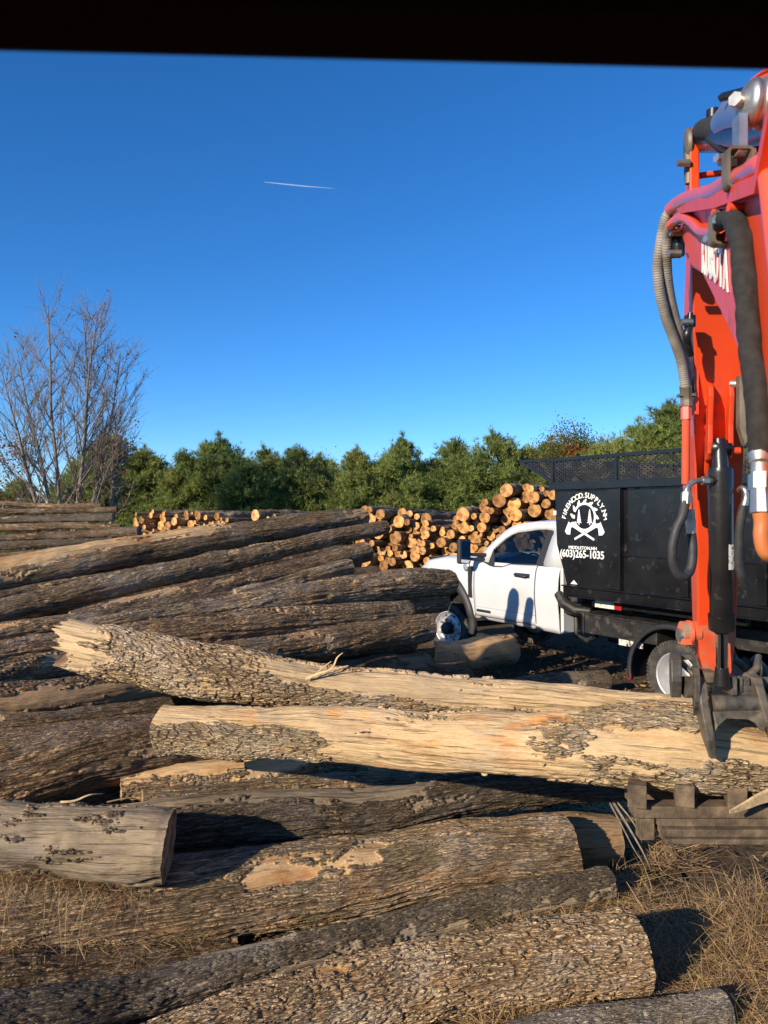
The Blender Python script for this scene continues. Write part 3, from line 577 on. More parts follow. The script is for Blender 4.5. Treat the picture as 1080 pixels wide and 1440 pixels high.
for k in range(6):
    V,Q,col,tr=pine_mesh(40+k,6.0,[2.25,2.5,1.95,2.4,1.9,2.55][k])
    t=empty('pine_tree',(0,0,0)); cr=npmesh('crown',V,Q,MPINE,t,smooth=False,attrs={'col':('FLOAT_COLOR',col)}); tk=tr.build('trunk',MBK,t); protoP.append(t)
usedP=set()
def copy_thing(o):
    r=o.copy(); COL.objects.link(r)
    for ch in o.children:
        c=ch.copy(); COL.objects.link(c); c.parent=r
    return r
def place_pine(px,py,D,k,label,wid=1.0,rz=0,group='young pines of the tree line'):
    o=protoP[k] if k not in usedP else copy_thing(protoP[k]); usedP.add(k)
    H=CAMZ+(720-py)*D/F; s=H/6.3; o.location=((px-540)/F*D,D,0); o.scale=(s*wid,s*wid,s); o.rotation_euler=(0,0,rz); tag(o,label,'pine tree',group)
front=[(-70,668,38,1,'pine at the far left edge behind the brown brush',1.1),(28,672,37,3,'low pine behind the brown brush at the left edge',1.2),(120,640,36,0,'pine just right of the bare tree trunk',1.1),(158,606,37,1,'broad dark pine right behind the bare tree',1.25),(205,628,37,3,'dark pine right of the bare tree with drooping shoulder',1.15),
(258,632,35.5,2,'small pointed pine with narrow crown, second gap from the bare tree',1.0),(308,612,36,0,'tall pine above the distant orange log stack',1.1),(345,648,34,4,'light green low pine in front of the taller ones above the distant stack',1.35),
(372,626,37,5,'rounded pine above the uppermost log, fifth from the bare tree',1.0),(416,622,36,1,'bushy pine left of the dark gap in the tree line',.95),(447,640,38.5,2,'narrow dark pine inside the gap of the tree line',1.0),(503,628,35.5,3,'bright green rounded pine right of the dark gap',1.0),
(566,612,36,0,'tall pine above the lower orange-ended stack',1.05),(612,640,38,4,'narrow dark pine between two taller ones above the stacks',1.0),(640,616,36.5,2,'pine left of the tallest pine behind the tall stack',1.2),(694,604,36,5,'tallest pine over the tall stack of orange log ends',1.05),
(742,622,37,1,'pine over the mesh front of the black dump box',1.05),(845,618,36,3,'pine over the black dump box right of the autumn tree',1.0),(897,592,35,0,'tall pointed pine over the dump box beside the orange boom',1.15),(945,563,34,2,'tallest pointed pine beside the red hydraulic pipe',1.35),
(1000,590,35,4,'pine behind the excavator arm',1.3),(1060,585,35,5,'pine behind the right end of the dump box',1.1),(1130,600,36,1,'pine at the far right edge behind the boom',1.2)]
for i,(px,py,D,k,lb,w) in enumerate(front): place_pine(px,py,D,k,lb,w,rz=i*1.7)
bk=[(95,668),(180,640),(232,652),(285,640),(335,630),(398,640),(450,634),(475,650),(535,650),(590,640),(655,632),(720,630),(775,612),(820,612),(870,612),(925,600),(980,600)]
for i,(px,py) in enumerate(bk): place_pine(px,py+6,42+(i%3),i%6,'pine of the shaded second row seen between the crowns of the front pines',1.25,rz=i*2.1,group='second row of pines')

def grow(rs,b,p,d,L,r,depth,tips,curve=.12,up=.10,kids=(3,5),maxd=4):
    n=5; pts=[p];q=p.copy();dd=d/np.linalg.norm(d)
    for i in range(n):
        dd=dd+rs.normal(0,curve,3)*.5+np.array([0,0,up]); dd/=np.linalg.norm(dd); q=q+dd*L/n; pts.append(q.copy())
    b.tube(pts,[max(.0055,r*(1-.62*i/n)) for i in range(n+1)],[9,6,4,3,3,3][depth],caps=False)
    tips.append((q.copy(),dd.copy()))
    if depth>=maxd: return
    for k in range(int(rs.integers(*kids))):
        t=rs.uniform(.22,1); i=min(n-1,int(t*n)); c=pts[i]+(pts[i+1]-pts[i])*(t*n-i)
        s=np.cross(dd,rs.normal(0,1,3)); s/=np.linalg.norm(s)+1e-9
        grow(rs,b,c,dd*.95+s*rs.uniform(.30,.62),L*rs.uniform(.42,.66),max(.005,r*(1-.62*t)*.58),depth+1,tips,curve,up,kids,maxd)
rs=np.random.default_rng(77); MBARE=mat('grey_tree_bark',(.20,.165,.135),.9,nscale=10,namt=.35)
bt=empty('bare_tree',(-11.55,28,0),label='tall leafless tree with many upright stems at the left',cat='tree')
b=MB();tips=[]
def limb(p,d,L,r,n,up,wig,sd_=6,rmin=.006):
    pts=[p.copy()];dd=d/np.linalg.norm(d);q=p.copy()
    for i in range(n):
        dd=dd+rs.normal(0,wig,3)+np.array([0,0,up]); dd/=np.linalg.norm(dd); q=q+dd*L/n; pts.append(q.copy())
    b.tube(pts,[max(rmin,r*(1-.85*i/n)) for i in range(n+1)],sd_,caps=False); return pts
for k,(bx_,by_,lx,ly,Ls) in enumerate([(-.22,0,-.17,.05,8.9),(-.10,.2,-.07,-.1,9.7),(.02,0,.015,.08,9.9),(.14,-.1,.10,-.05,9.6),(.20,.2,.21,.1,8.6),(-.30,-.1,-.30,0,7.6),(1.35,.4,.10,.1,6.0)]):
    st=limb(np.array([bx_,by_,-.1]),np.array([lx,ly,1.0]),Ls,.105,14,.025,.03,8)
    tips.append((st[-1],None))
    for j in range(24):
        t=.22+.76*(j+rs.uniform(0,1))/24; i=min(13,int(t*14)); c=st[i]+(st[i+1]-st[i])*(t*14-i); az=rs.uniform(0,6.28); out=rs.uniform(.5,.95)
        Lb=(4.3*(1-t)**.7+.6)*rs.uniform(.7,1.1)*(.5 if k==6 else 1)
        br=limb(c,np.array([math.cos(az)*out,math.sin(az)*out,.85]),Lb,.034*(1-.6*t),8,.055,.07,5); tips.append((br[-1],None))
        for m in range(int(4+Lb*4.6)):
            u=rs.uniform(.2,1); ii=min(7,int(u*8)); c2=br[ii]; dd=br[ii+1]-br[ii]; dd/=np.linalg.norm(dd); sv=rs.normal(0,1,3)*.42
            tw_=limb(c2,dd+sv+np.array([0,0,.12]),rs.uniform(.45,1.35)*(1-.3*u),.010,4,.03,.10,3,.0043); tips.append((tw_[-1],None))
            if rs.uniform()<.7: limb(tw_[2],dd+rs.normal(0,.55,3),rs.uniform(.2,.5),.006,3,.02,.1,3,.0038)
b.build('trunk',MBARE,bt)
tips=[t for t,_ in tips]
sel=[t for t in tips if (-2.6<t[0]<-1.5 and 3.6<t[2]<4.9) or (.8<t[0]<2.4 and 3.2<t[2]<5.2 and rs.uniform()<.3)] ; sel=sel+[t for t in tips if rs.uniform()<.008]
B=np.array([s+rs.normal(0,.09,3) for s in sel for _ in range(5)]); n=len(B)
d1=rs.normal(0,1,(n,3));d1/=np.linalg.norm(d1,axis=1)[:,None];d2=np.cross(d1,rs.normal(0,1,(n,3)));d2/=np.linalg.norm(d2,axis=1)[:,None]
V=np.stack([B-d1*.05,B+d2*.035,B+d1*.05,B-d2*.035],1).reshape(-1,3); col=np.repeat(np.concatenate([np.array([.22,.10,.05])*rs.uniform(.6,1.3,(n,1)),np.ones((n,1))],1),4,0)
npmesh('crown',V,np.arange(4*n).reshape(-1,4),MLEAF,bt,smooth=False,attrs={'col':('FLOAT_COLOR',col)})
# autumn trees behind the pines
def leafy(px,py,D,label,cols,seed,wd=1.7,n=5200,bare=0):
    rs=np.random.default_rng(seed); H=CAMZ+(720-py)*D/F; t=empty('autumn_tree',((px-540)/F*D,D,0),label=label,cat='tree')
    b=MB();tips=[]
    for k in range(3): grow(rs,b,np.array([0,0,-.1]),np.array([rs.normal(0,.2),rs.normal(0,.2),1]),H*.72,.09,0,tips,.12,.05,(6,8),3)
    zt=max(q[2] for q,_ in tips); s=H/zt; b.v=[(x*s*.9,y*s*.9,z*s) for x,y,z in b.v]; b.build('trunk',MBARE,t)
    T=np.array([q for q,_ in tips])*np.array([s*.9,s*.9,s]); T=T[T[:,2]>H*.3]; B=T[rs.integers(0,len(T),n)]+rs.normal(0,.27,(n,3))
    d1=rs.normal(0,1,(n,3));d1/=np.linalg.norm(d1,axis=1)[:,None];d2=np.cross(d1,rs.normal(0,1,(n,3)));d2/=np.linalg.norm(d2,axis=1)[:,None]
    V=np.stack([B-d1*.055,B+d2*.04,B+d1*.055,B-d2*.04],1).reshape(-1,3)
    c=np.array(cols); cl=np.clip(((fbm(B*.8+seed,2,seed)+.5)*len(c)).astype(int),0,len(c)-1); col=c[cl]*rs.uniform(.6,1.3,(n,1)); col=np.repeat(np.concatenate([col,np.ones((n,1))],1),4,0)
    npmesh('crown',V,np.arange(4*n).reshape(-1,4),MLEAF,t,smooth=False,attrs={'col':('FLOAT_COLOR',col)})
leafy(797,600,40,'tree with orange and green autumn leaves above the dump box',[(.12,.15,.04),(.14,.17,.04),(.24,.15,.04),(.36,.13,.04),(.14,.16,.05)],5,n=20000)
leafy(455,630,46,'sparse bare-topped tree rising over the dark gap in the pines',[(.12,.10,.05),(.10,.12,.03)],6,n=700)
leafy(-20,668,34,'rusty brown bush tree at the left edge',[(.16,.075,.03),(.13,.11,.03),(.20,.09,.03)],8,n=5000)
rs=np.random.default_rng(9); b=MB(); tips=[]
for i in range(95):
    x=rs.uniform(-15.5,-10.9); y=rs.uniform(24,27); h=rs.uniform(1.9,3.1); grow(rs,b,np.array([x,y,-.05]),np.array([rs.normal(0,.5),rs.normal(0,.4),1]),h,.016,2,tips,.3,-.02,(4,7),3)
b.build('brush',mat('brush_twigs',(.15,.095,.06),.9,nscale=5,namt=.4),label='tangled brown leafless brush at the left edge below the bare tree',cat='brush',kind='stuff')
# ================================================================ TRUCK
TR=empty('dump_truck',(4.1260825,9.13305198,0),math.atan2(.8460825,-.53305198),label='white single cab work truck with black dump box standing behind the logs',cat='truck')
Uv=np.array([-.53305198,.8460825,0]);Lv=np.array([-.8460825,-.53305198,0]);Ov=np.array([4.1260825,9.13305198,0.])
def un(px,py,y0=1.0,k=0,z0=1.48):
    d=np.array([(px-540)/F,1,-(py-720)/F]); C=np.array([0,0,CAMZ]); t=-((C-Ov)@Lv-y0+k*(CAMZ-z0))/(d@Lv+k*d[2]); q=C+t*d-Ov; return (q@Uv,q@Lv,(C+t*d)[2])
MWH=mat('white_paint',(.60,.61,.62),.28,nscale=1.5,namt=.03,coat=.6,dirt=(.38,.32,.25),dscale=2.2,dlo=.52,dhi=1.0)
MBP=mat('black_paint',(.010,.010,.011),.22,nscale=3,namt=.4,bump=.0006,bscale=7,dirt=(.05,.045,.04),dscale=9,dlo=.58,dhi=.8)
MBK2=mat('black_steel',(.018,.017,.016),.5,nscale=8,namt=.4,dirt=(.10,.085,.065),dscale=7,dlo=.52,dhi=.75)
MPL=mat('black_plastic',(.022,.022,.024),.55,nscale=40,namt=.2)
MRB=mat('tyre_rubber',(.035,.033,.031),.85,nscale=10,namt=.3,bump=.002,bscale=60,dirt=(.12,.10,.075),dscale=5,dlo=.42,dhi=.7)
MAL=mat('polished_wheel',(.60,.60,.61),.48,metal=.6,nscale=12,namt=.12)
MCH=mat('zinc_steel',(.50,.48,.43),.42,metal=.9,nscale=30,namt=.25)
MRED=mat('red_plastic',(.35,.015,.012),.3); MWT=mat('white_vinyl',(.82,.82,.80),.5); MSE=mat('dark_upholstery',(.03,.032,.036),.8)
MGL=bpy.data.materials.new('window_glass'); MGL.use_nodes=True; N=MGL.node_tree.nodes; L_=MGL.node_tree.links
t=N.new('ShaderNodeBsdfTransparent'); t.inputs[0].default_value=(.50,.57,.60,1); g=N.new('ShaderNodeBsdfGlossy'); g.inputs['Roughness'].default_value=.02; lw=N.new('ShaderNodeLayerWeight'); lw.inputs[0].default_value=.5; pw=N.new('ShaderNodeMath'); pw.operation='POWER'; pw.inputs[1].default_value=4; L_.new(lw.outputs['Facing'],pw.inputs[0]); fr=N.new('ShaderNodeMath'); fr.operation='MULTIPLY_ADD'; fr.inputs[1].default_value=.8; fr.inputs[2].default_value=.045; L_.new(pw.outputs[0],fr.inputs[0]); x=N.new('ShaderNodeMixShader')
L_.new(fr.outputs[0],x.inputs[0]); L_.new(t.outputs[0],x.inputs[1]); L_.new(g.outputs[0],x.inputs[2]); L_.new(x.outputs[0],N['Material Output'].inputs[0])
AX,AZ=4.29,.50
def ysf(x,z):   # side surface half width
    y=np.interp(z,[.60,.70,.86,1.0,1.15,1.35,1.46,1.52,1.60],[.955,.985,.995,1.012,1.018,1.005,.985,.955,.92])
    if x>4.35: y-= .16*((x-4.35)/.85)**2
    return y
def zsh(x): return np.interp(x,[1.83,3.55,3.75,4.4,4.9,5.15,5.25],[1.50,1.50,1.52,1.50,1.43,1.32,1.22])
def ztop(x): return np.interp(x,[3.55,3.75,4.4,4.9,5.15,5.25],[1.62,1.61,1.57,1.49,1.37,1.24])
def zbt(x):
    z=np.interp(x,[1.83,3.3,5.25],[.635,.65,.62]); d=x-AX
    if abs(d)<.60: z=max(z,AZ+.68*math.sqrt(1-(d/.60)**2))
    return z
cab=MB()
for sg in (1,-1):
    rows=[]
    xs=list(np.linspace(1.83,3.6,26))+list(np.linspace(3.66,4.92,56))+list(np.linspace(4.95,5.25,10))
    for x in xs:
        zb,zs=zbt(x),zsh(x); row=[(x,sg*(ysf(x,zb)-.16),zb)]
        for k in range(15):
            z=zb+(zs-zb)*k/14; row.append((x,sg*ysf(x,z),z))
        if x>=3.55:
            zt=ztop(x); ye=ysf(x,zs)
            for (fy,fz) in ((.97,.30),(.92,.55),(.84,.72),(.70,.84),(.45,.95),(0,1)): row.append((x,sg*ye*fy,zs+(zt-zs)*fz))
        else:
            for (fy,fz) in ((.99,.01),(.975,.012),(.96,.0),(.945,-.02),(.94,-.05),(.935,-.10)): row.append((x,sg*ysf(x,zs)*fy,zs+fz))
        rows.append(row if sg==1 else row[::-1])
    # hood centre row shares y=0
    cab.grid(rows,0)
# rear wall and nose
cab.prism([(1.83,-.94,.66),(1.83,.94,.66),(1.83,.95,1.5),(1.83,.80,2.05),(1.83,-.80,2.05),(1.83,-.95,1.5)],(-.04,0,0))
cab.prism([(5.22,-.82,.75),(5.22,.82,.75),(5.22,.82,1.2),(5.22,-.82,1.2)],(.05,0,0))
# roof and pillars : outer / inner outlines on the left side
O_=[(3.56,.955,1.52),(3.44,.915,1.665),(3.27,.865,1.82),(3.10,.825,1.955),(2.95,.80,2.03),(2.80,.79,2.065),(2.5,.785,2.09),(2.14,.78,2.10),(1.90,.775,2.085),(1.84,.79,2.04),(1.81,.86,1.80),(1.81,.955,1.50)]
I_=[(3.30,.955,1.50),(3.26,.895,1.70),(3.16,.865,1.785),(3.06,.842,1.864),(2.93,.82,1.925),(2.806,.808,1.965),(2.43,.792,2.005),(2.25,.790,2.012),(2.13,.792,2.005),(2.10,.80,1.97),(2.12,.86,1.80),(2.16,.945,1.52)]
for sg in (1,-1):
    vs=[(x,sg*y,z) for x,y,z in O_]+[(x,sg*(y+.004),z) for x,y,z in I_]+[(x,sg*(y-.05),z-.0) for x,y,z in I_]; n=len(O_)
    cab.add(vs,[(i,i+1,n+i+1,n+i) for i in range(n-1)]+[(n+i,n+i+1,2*n+i+1,2*n+i) for i in range(n-1)],0,True)
rows=[]
for (x,y,z) in O_[3:10]:
    rows.append([(x,y*f,z+(.055)*(1-abs(f)**2.2)) for f in np.linspace(1,-1,13)])
cab.grid(rows,0)
rows=[[(x+.004,y*f,z+.055*(1-abs(f)**2.2)) for f in np.linspace(1,-1,13)] for (x,y,z) in O_[9:]]; cab.grid(rows,0)
cab_o=cab.build('cab',MWH,TR)
so=cab_o.modifiers.new('thick','SOLIDIFY'); so.thickness=.012; so.offset=-1
# windshield, side glass, back glass
g=MB()
ws=[[(x+.01,y*f*.99,z+.02+.05*(1-abs(f)**2)) for f in np.linspace(1,-1,11)] for (x,y,z) in O_[:4]]; g.grid(ws,0); g.build('windshield',MGL,TR)
for sg in (1,-1):
    g=MB(); G=[(3.30,1.50),(3.26,1.70),(3.06,1.866),(2.806,1.967),(2.43,2.008),(2.14,2.008),(2.10,1.97),(2.16,1.52),(2.817,1.506),(2.95,1.462),(3.19,1.455)]
    yy=lambda z: .96-.32*(z-1.48)
    g.prism([(x,sg*(yy(z)-.012),z) for x,z in G],(0,-sg*.005,0)); g.build('side_window',MGL,TR)
# lower trims : black pillar behind window, window frame
for sg in (1,-1):
    b=MB()
    q=[(2.30,1.525),(2.22,2.0),(2.105,2.0),(2.10,1.95),(2.155,1.52)]
    b.prism([(x,sg*(.966-.32*(z-1.48)),z) for x,z in q],(0,sg*.006,0))
    q=[un(683+i,774) for i in (0,)]
    ol=[(3.33,1.50),(3.28,1.705),(3.07,1.88),(2.81,1.982),(2.43,2.022),(2.12,2.022)]; il=[(3.29,1.50),(3.245,1.695),(3.055,1.858),(2.80,1.958),(2.43,1.998),(2.12,1.998)]
    for i in range(5): b.prism([(x,sg*(.968-.32*(z-1.48)),z) for x,z in (ol[i],ol[i+1],il[i+1],il[i])],(0,sg*.004,0))
    b.prism([(x,sg*(.972-.32*(z-1.48)),z) for x,z in ((3.19,1.462),(2.95,1.468),(2.817,1.512),(2.30,1.535),(2.30,1.515),(2.817,1.49),(2.95,1.448),(3.19,1.44))],(0,sg*.004,0))
    b.prism([(x,sg*(.97-.32*(z-1.48)),z) for x,z in ((3.42,1.50),(3.33,1.66),(3.24,1.70),(3.14,1.46),(3.2,1.44))],(0,sg*.005,0))
    b.build('window_trim',MPL,TR)
# door panel
def patch(b,x0,x1,z0f,z1f,off,nx=22,nz=14,mi=0,sg=1):
    rows=[]
    for i in range(nx+1):
        x=x0(0)+(x1(0)-x0(0))*i/nx if callable(x0) else x0+(x1-x0)*i/nx
        z0,z1=z0f(x),z1f(x); rows.append([(x,sg*(ysf(x,z0)-.01),z0)]+[(x,sg*(ysf(x,z0+(z1-z0)*k/nz)+off),z0+(z1-z0)*k/nz) for k in range(nz+1)]+[(x,sg*(ysf(x,z1)-.02),z1+.004)])
    e0=[(p[0],p[1]-sg*(off+.012),p[2]) for p in rows[0]]; e1=[(p[0],p[1]-sg*(off+.012),p[2]) for p in rows[-1]]
    b.grid([e0]+rows+[e1],mi)
sill=lambda x: np.interp(x,[2.27,2.817,2.95,3.2,3.57],[1.512,1.498,1.45,1.44,1.46])
for sg in (1,-1):
    b=MB(); patch(b,2.275,3.575,lambda x:.70,sill,.012,sg=sg); d=b.build('door',MWH,TR)
    b=MB(); q=[un(744,811,1.03),un(744,816,1.03),un(725,808,1.03),un(725,813,1.03)]
    b.tube([(2.63,sg*1.055,1.372),(2.60,sg*1.075,1.372),(2.42,sg*1.075,1.36),(2.39,sg*1.05,1.36)],[.014,.017,.017,.014],8); b.bb(2.36,2.66,sg*1.022-.006,sg*1.022+.006,1.335,1.395)
    b.build('handle',MPL,d,bevel=.004)
    b=MB(); b.bb(2.27,3.58,sg*1.0-.004,sg*1.0+.006,.828,.836); b.build('crease_line',mat('grey_seam',(.35,.36,.38),.6),d)
    b=MB()
    for (x0,x1,z0,z1) in ((2.255,2.270,.66,1.53),(3.577,3.592,.66,1.47),(2.26,3.59,.688,.698)):
        b.grid([[(x,sg*(ysf(x,z)+.0035),z) for z in np.linspace(z0,z1,10)] for x in (x0,x1)],0)
    b.build('door_gap',MPL,TR)
    # vent strip and badge
    b=MB(); b.grid([[(x,sg*(ysf(x,z)+.014),z) for z in np.linspace(.95,1.42,8)] for x in (3.62,3.70)],0,False); b.prism([(3.62,sg*1.00,.95),(3.70,sg*1.00,.97),(3.715,sg*1.0,1.42),(3.63,sg*1.0,1.43)],(0,sg*.03,0))
    for k in range(8): b.bb(3.625,3.70,sg*1.03-.003,sg*1.03+.004,.98+k*.055,.995+k*.055)
    b.build('side_vent',MPL,TR,bevel=.004)
    b=MB(); c=un(655,797,1.02); b.lathe([(0.0,.028),(.06,.026),(.072,.015),(.075,0)],(c[0],sg*.995,c[2]),(0,sg,0),24,0); b.lathe([(0,.031),(.045,.030),(.05,.026)],(c[0],sg*.995,c[2]),(0,sg,0),24,1); b.build('fender_badge',[MCH,mat('badge_blue',(.25,.30,.38),.4)],TR)
    b=MB(); b.bb(3.20,3.52,sg*1.003-.002,sg*1.003+.014,.755,.795); b.build('door_badge',MPL,d,bevel=.008)
    # wheel arch flare
    b=MB(); rows=[]
    for a in np.linspace(-8,188,50):
        ca,sa=math.cos(R(a)),math.sin(R(a)); prof=[(.58,.64,-.10),(.58,.64,.045),(.60,.665,.062),(.64,.72,.058),(.68,.775,.035),(.70,.80,.005),(.70,.80,-.02)]
        rows.append([(AX+p*ca*(1 if ca>0 else 1),sg*(ysf(AX+p*ca,max(.62,AZ+q*sa))+o),AZ+q*sa) for p,q,o in prof])
    b.grid(rows,0); b.build('wheel_arch',MPL,TR)
    # mirror
    b=MB(); b.box((3.50,sg*1.27,1.665),(.09,.22,.37)); mo=b.build('mirror',MPL,TR,bevel=.03)
    b=MB(); b.box((3.452,sg*1.27,1.70),(.006,.175,.24)); b.box((3.452,sg*1.27,1.53),(.006,.175,.075)); b.build('mirror_glass',mat('mirror_glass',(.55,.6,.65),.03,metal=1),mo)
    b=MB()
    for z in (1.60,1.53): b.tube([(3.40,sg*.93,z),(3.46,sg*1.05,z+.01),(3.50,sg*1.18,z+.02)],[.035,.026,.022],8)
    b.build('mirror_arm',MPL,TR)
# roof marker lights
for y in (-.55,-.28,0,.28,.55):
    b=MB(); b.box((2.86,y,2.115-.02*abs(y)/.55),(.10,.07,.035)); b.build('marker_light',mat('amber_lens',(.35,.12,.02),.3),TR,bevel=.012)
# interior
b=MB(); b.bb(1.95,2.45,-.80,.80,.85,1.12); b.box((2.02,0,1.36),(.16,1.5,.55)); 
for y in (-.42,.42): b.box((2.05,y,1.70),(.12,.28,.2))
b.build('seat',MSE,TR,bevel=.04)
b=MB(); b.box((3.22,0,1.33),(.42,1.7,.34)); b.bb(1.9,3.6,-.85,.85,.68,.72); b.build('dashboard',MSE,TR,bevel=.03)
b=MB(); ring=[(2.86+.06*math.cos(a)*0+.075*math.sin(a),.42+.19*math.cos(a),1.46+.175*math.sin(a)) for a in np.linspace(0,2*math.pi,25)]; b.tube(ring,.015,6,caps=False); b.tube([(2.86,.42,1.46),(3.1,.42,1.36)],.03,8); b.tube([(2.86,.24,1.46),(2.86,.60,1.46)],.012,6); b.build('steering_wheel',MPL,TR)
# grille, bumper, headlights
b=MB(); b.box((5.26,0,1.05),(.06,1.2,.36)); 
for z in (.93,1.02,1.11): b.box((5.30,0,z),(.03,1.15,.035))
b.build('grille',MPL,TR,bevel=.01)
b=MB(); b.box((5.36,0,.72),(.20,1.9,.26)); b.build('bumper',MCH,TR,bevel=.03)
for sg in (1,-1):
    b=MB(); b.box((5.22,sg*.72,1.08),(.10,.24,.32)); b.build('headlight',mat('headlight_lens',(.6,.62,.65),.1,spec=.8),TR,bevel=.03)
def wheel(x,y,sg,r,front,dual=False):
    w=empty('wheel',(x,y,r)); w.parent=TR
    def tyre(y0,wd):
        b=MB(); h=wd/2; rr=.252
        prof=[(rr,-h*.82),(rr+.03,-h*.95),(rr+.08,-h*1.02),(r-.05,-h),(r-.018,-h*.90),(r-.008,-h*.55),(r-.008,h*.55),(r-.018,h*.90),(r-.05,h),(rr+.08,h*1.02),(rr+.03,h*.95),(rr,h*.82)]
        b.lathe(prof,(0,y0,0),(0,1,0),72)
        for k in range(56):
            a=2*math.pi*k/56
            for s2 in (-1,1):
                M=Matrix.Rotation(-a,3,'Y'); c=M@Vector((r-.010,0,0)); b.box((c[0],y0+s2*h*.60,c[2]),(.018,h*.55,.028),0,M@Matrix.Rotation(s2*.3,3,'X'))
                c=M@Vector((r-.028,0,0)); b.box((c[0],y0+s2*h*.95,c[2]),(.05,.012,.022),0,M)
        b.build('tyre',MRB,w)
    b=MB()
    if front:
        y0=0; tyre(0,.23)
        b.lathe([(.262,.105),(.268,.118),(.255,.12),(.247,.10),(.238,.02),(.225,.012),(.21,.045),(.17,.085),(.15,.095),(.13,.095),(.125,.085),(.10,.085)],(0,0,0),(0,sg,0),48)
        f=.095; 
    else:
        y0=-sg*.13; tyre(0,.24); tyre(-sg*.30,.24)
        b.lathe([(.262,.105),(.270,.118),(.256,.122),(.247,.10),(.238,.0),(.232,-.07),(.20,-.10),(.16,-.115),(.13,-.115),(.115,-.08),(.10,-.02)],(0,0,0),(0,sg,0),48)
        f=-.11
    b.build('rim',MAL,w)
    b=MB(); b.lathe([(.105,f-.03),(.10,f+.05),(.085,f+.09),(.07,f+.10),(0,f+.10)],(0,0,0),(0,sg,0),28)
    b.build('hub',MPL if front else MCH,w)
    b=MB()
    for k in range(10):
        a=2*math.pi*k/10; b.tube([(.142*math.cos(a),sg*(f),.142*math.sin(a)),(.142*math.cos(a),sg*(f+.035),.142*math.sin(a))],[.014,.012],6)
    b.build('lug_nut',MCH,w)
    b=MB()
    for k in range(8):
        a=2*math.pi*(k+.5)/8; rr=.196; p=np.array([rr*math.cos(a),sg*(.058 if front else -.098),rr*math.sin(a)]); nrm=np.array([.45*math.cos(a)*(1 if front else -.2),sg*1.,.45*math.sin(a)*(1 if front else -.2)]); b.lathe([(0,.004),(.021,.004),(.023,-.004)],p,nrm,14)
    b.build('vent_hole',MPL,w)
    if front: w.rotation_euler=(0,0,R(14)*1)
    return w
wheel(AX,.88,1,.405,True); wheel(AX,-.88,-1,.405,True); wheel(0,.90,1,.405,False); wheel(0,-.90,-1,.405,False)
# chassis
b=MB()
for y in (.43,-.43): b.bb(-2.3,4.9,y-.035,y+.035,.72,.96)
for x in (-2.2,-1.1,0,1.1,2.2,3.4): b.bb(x-.05,x+.05,-.43,.43,.76,.92)
b.tube([(0,-.8,.42),(0,.8,.42)],.07,10); b.tube([(4.29,-.8,.42),(4.29,.8,.42)],.05,10); b.lathe([(0,-.2),(.14,-.17),(.19,0),(.14,.17),(0,.2)],(0,0,.42),(1,0,0),16)
b.tube([(0.1,0,.45),(3.4,0,.62)],.045,8); b.box((3.9,0,.75),(.9,.6,.5)); b.build('chassis',MBK2,TR,bevel=.008)
b=MB(); b.box((.80,.80,.845),(1.14,.50,.235)); b.box((.80,.80,.972),(1.17,.53,.02)); b.box((1.33,.80,.845),(.02,.54,.25)); b.box((.5,1.052,.845),(.02,.01,.2)); b.build('side_tank',MBK2,TR,bevel=.02)
b=MB(); b.box((1.62,.86,1.0),(.30,.20,.16)); b.tube([(1.85,.98,1.17),(1.72,1.0,1.05),(1.55,.96,.98),(1.35,.9,.98)],[.06,.075,.07,.05],8); b.tube([(1.75,.75,.85),(1.70,.8,.62),(1.5,.8,.58),(1.35,.8,.66)],.035,8); b.tube([(1.3,.6,.62),(.2,.6,.62)],.05,10); b.bb(1.50,1.80,.3,.9,1.08,1.14); b.build('exhaust_and_step',MBK2,TR)
b=MB(); rows=[]
for a in np.linspace(-12,192,40):
    ca,sa=math.cos(R(a)),math.sin(R(a)); rows.append([(p*ca,o,.42+p*.98*sa) for p,o in ((.56,.66),(.585,.66),(.60,1.10),(.585,1.135),(.54,1.14),(.53,1.12),(.575,1.08),(.56,.66))])
b.grid(rows,0); 
for s2 in (1,-1):
    pass
fo=b.build('rear_fender',MPL,TR)
rows=[[(x,-y,z) for x,y,z in r] for r in rows]; b=MB(); b.grid([r[::-1] for r in rows],0); b.build('rear_fender',MPL,TR)
b=MB(); b.box((.565,1.10,.33),(.05,.07,.09)); b.build('reflector',MRED,TR,bevel=.01)
b=MB(); b.bb(.43,.78,1.04,1.05,.655,.725); b.build('side_plate',mat('peeling_label',(.6,.58,.52),.7,dirt=(.05,.04,.035),dscale=14,dlo=.50,dhi=.56),TR)
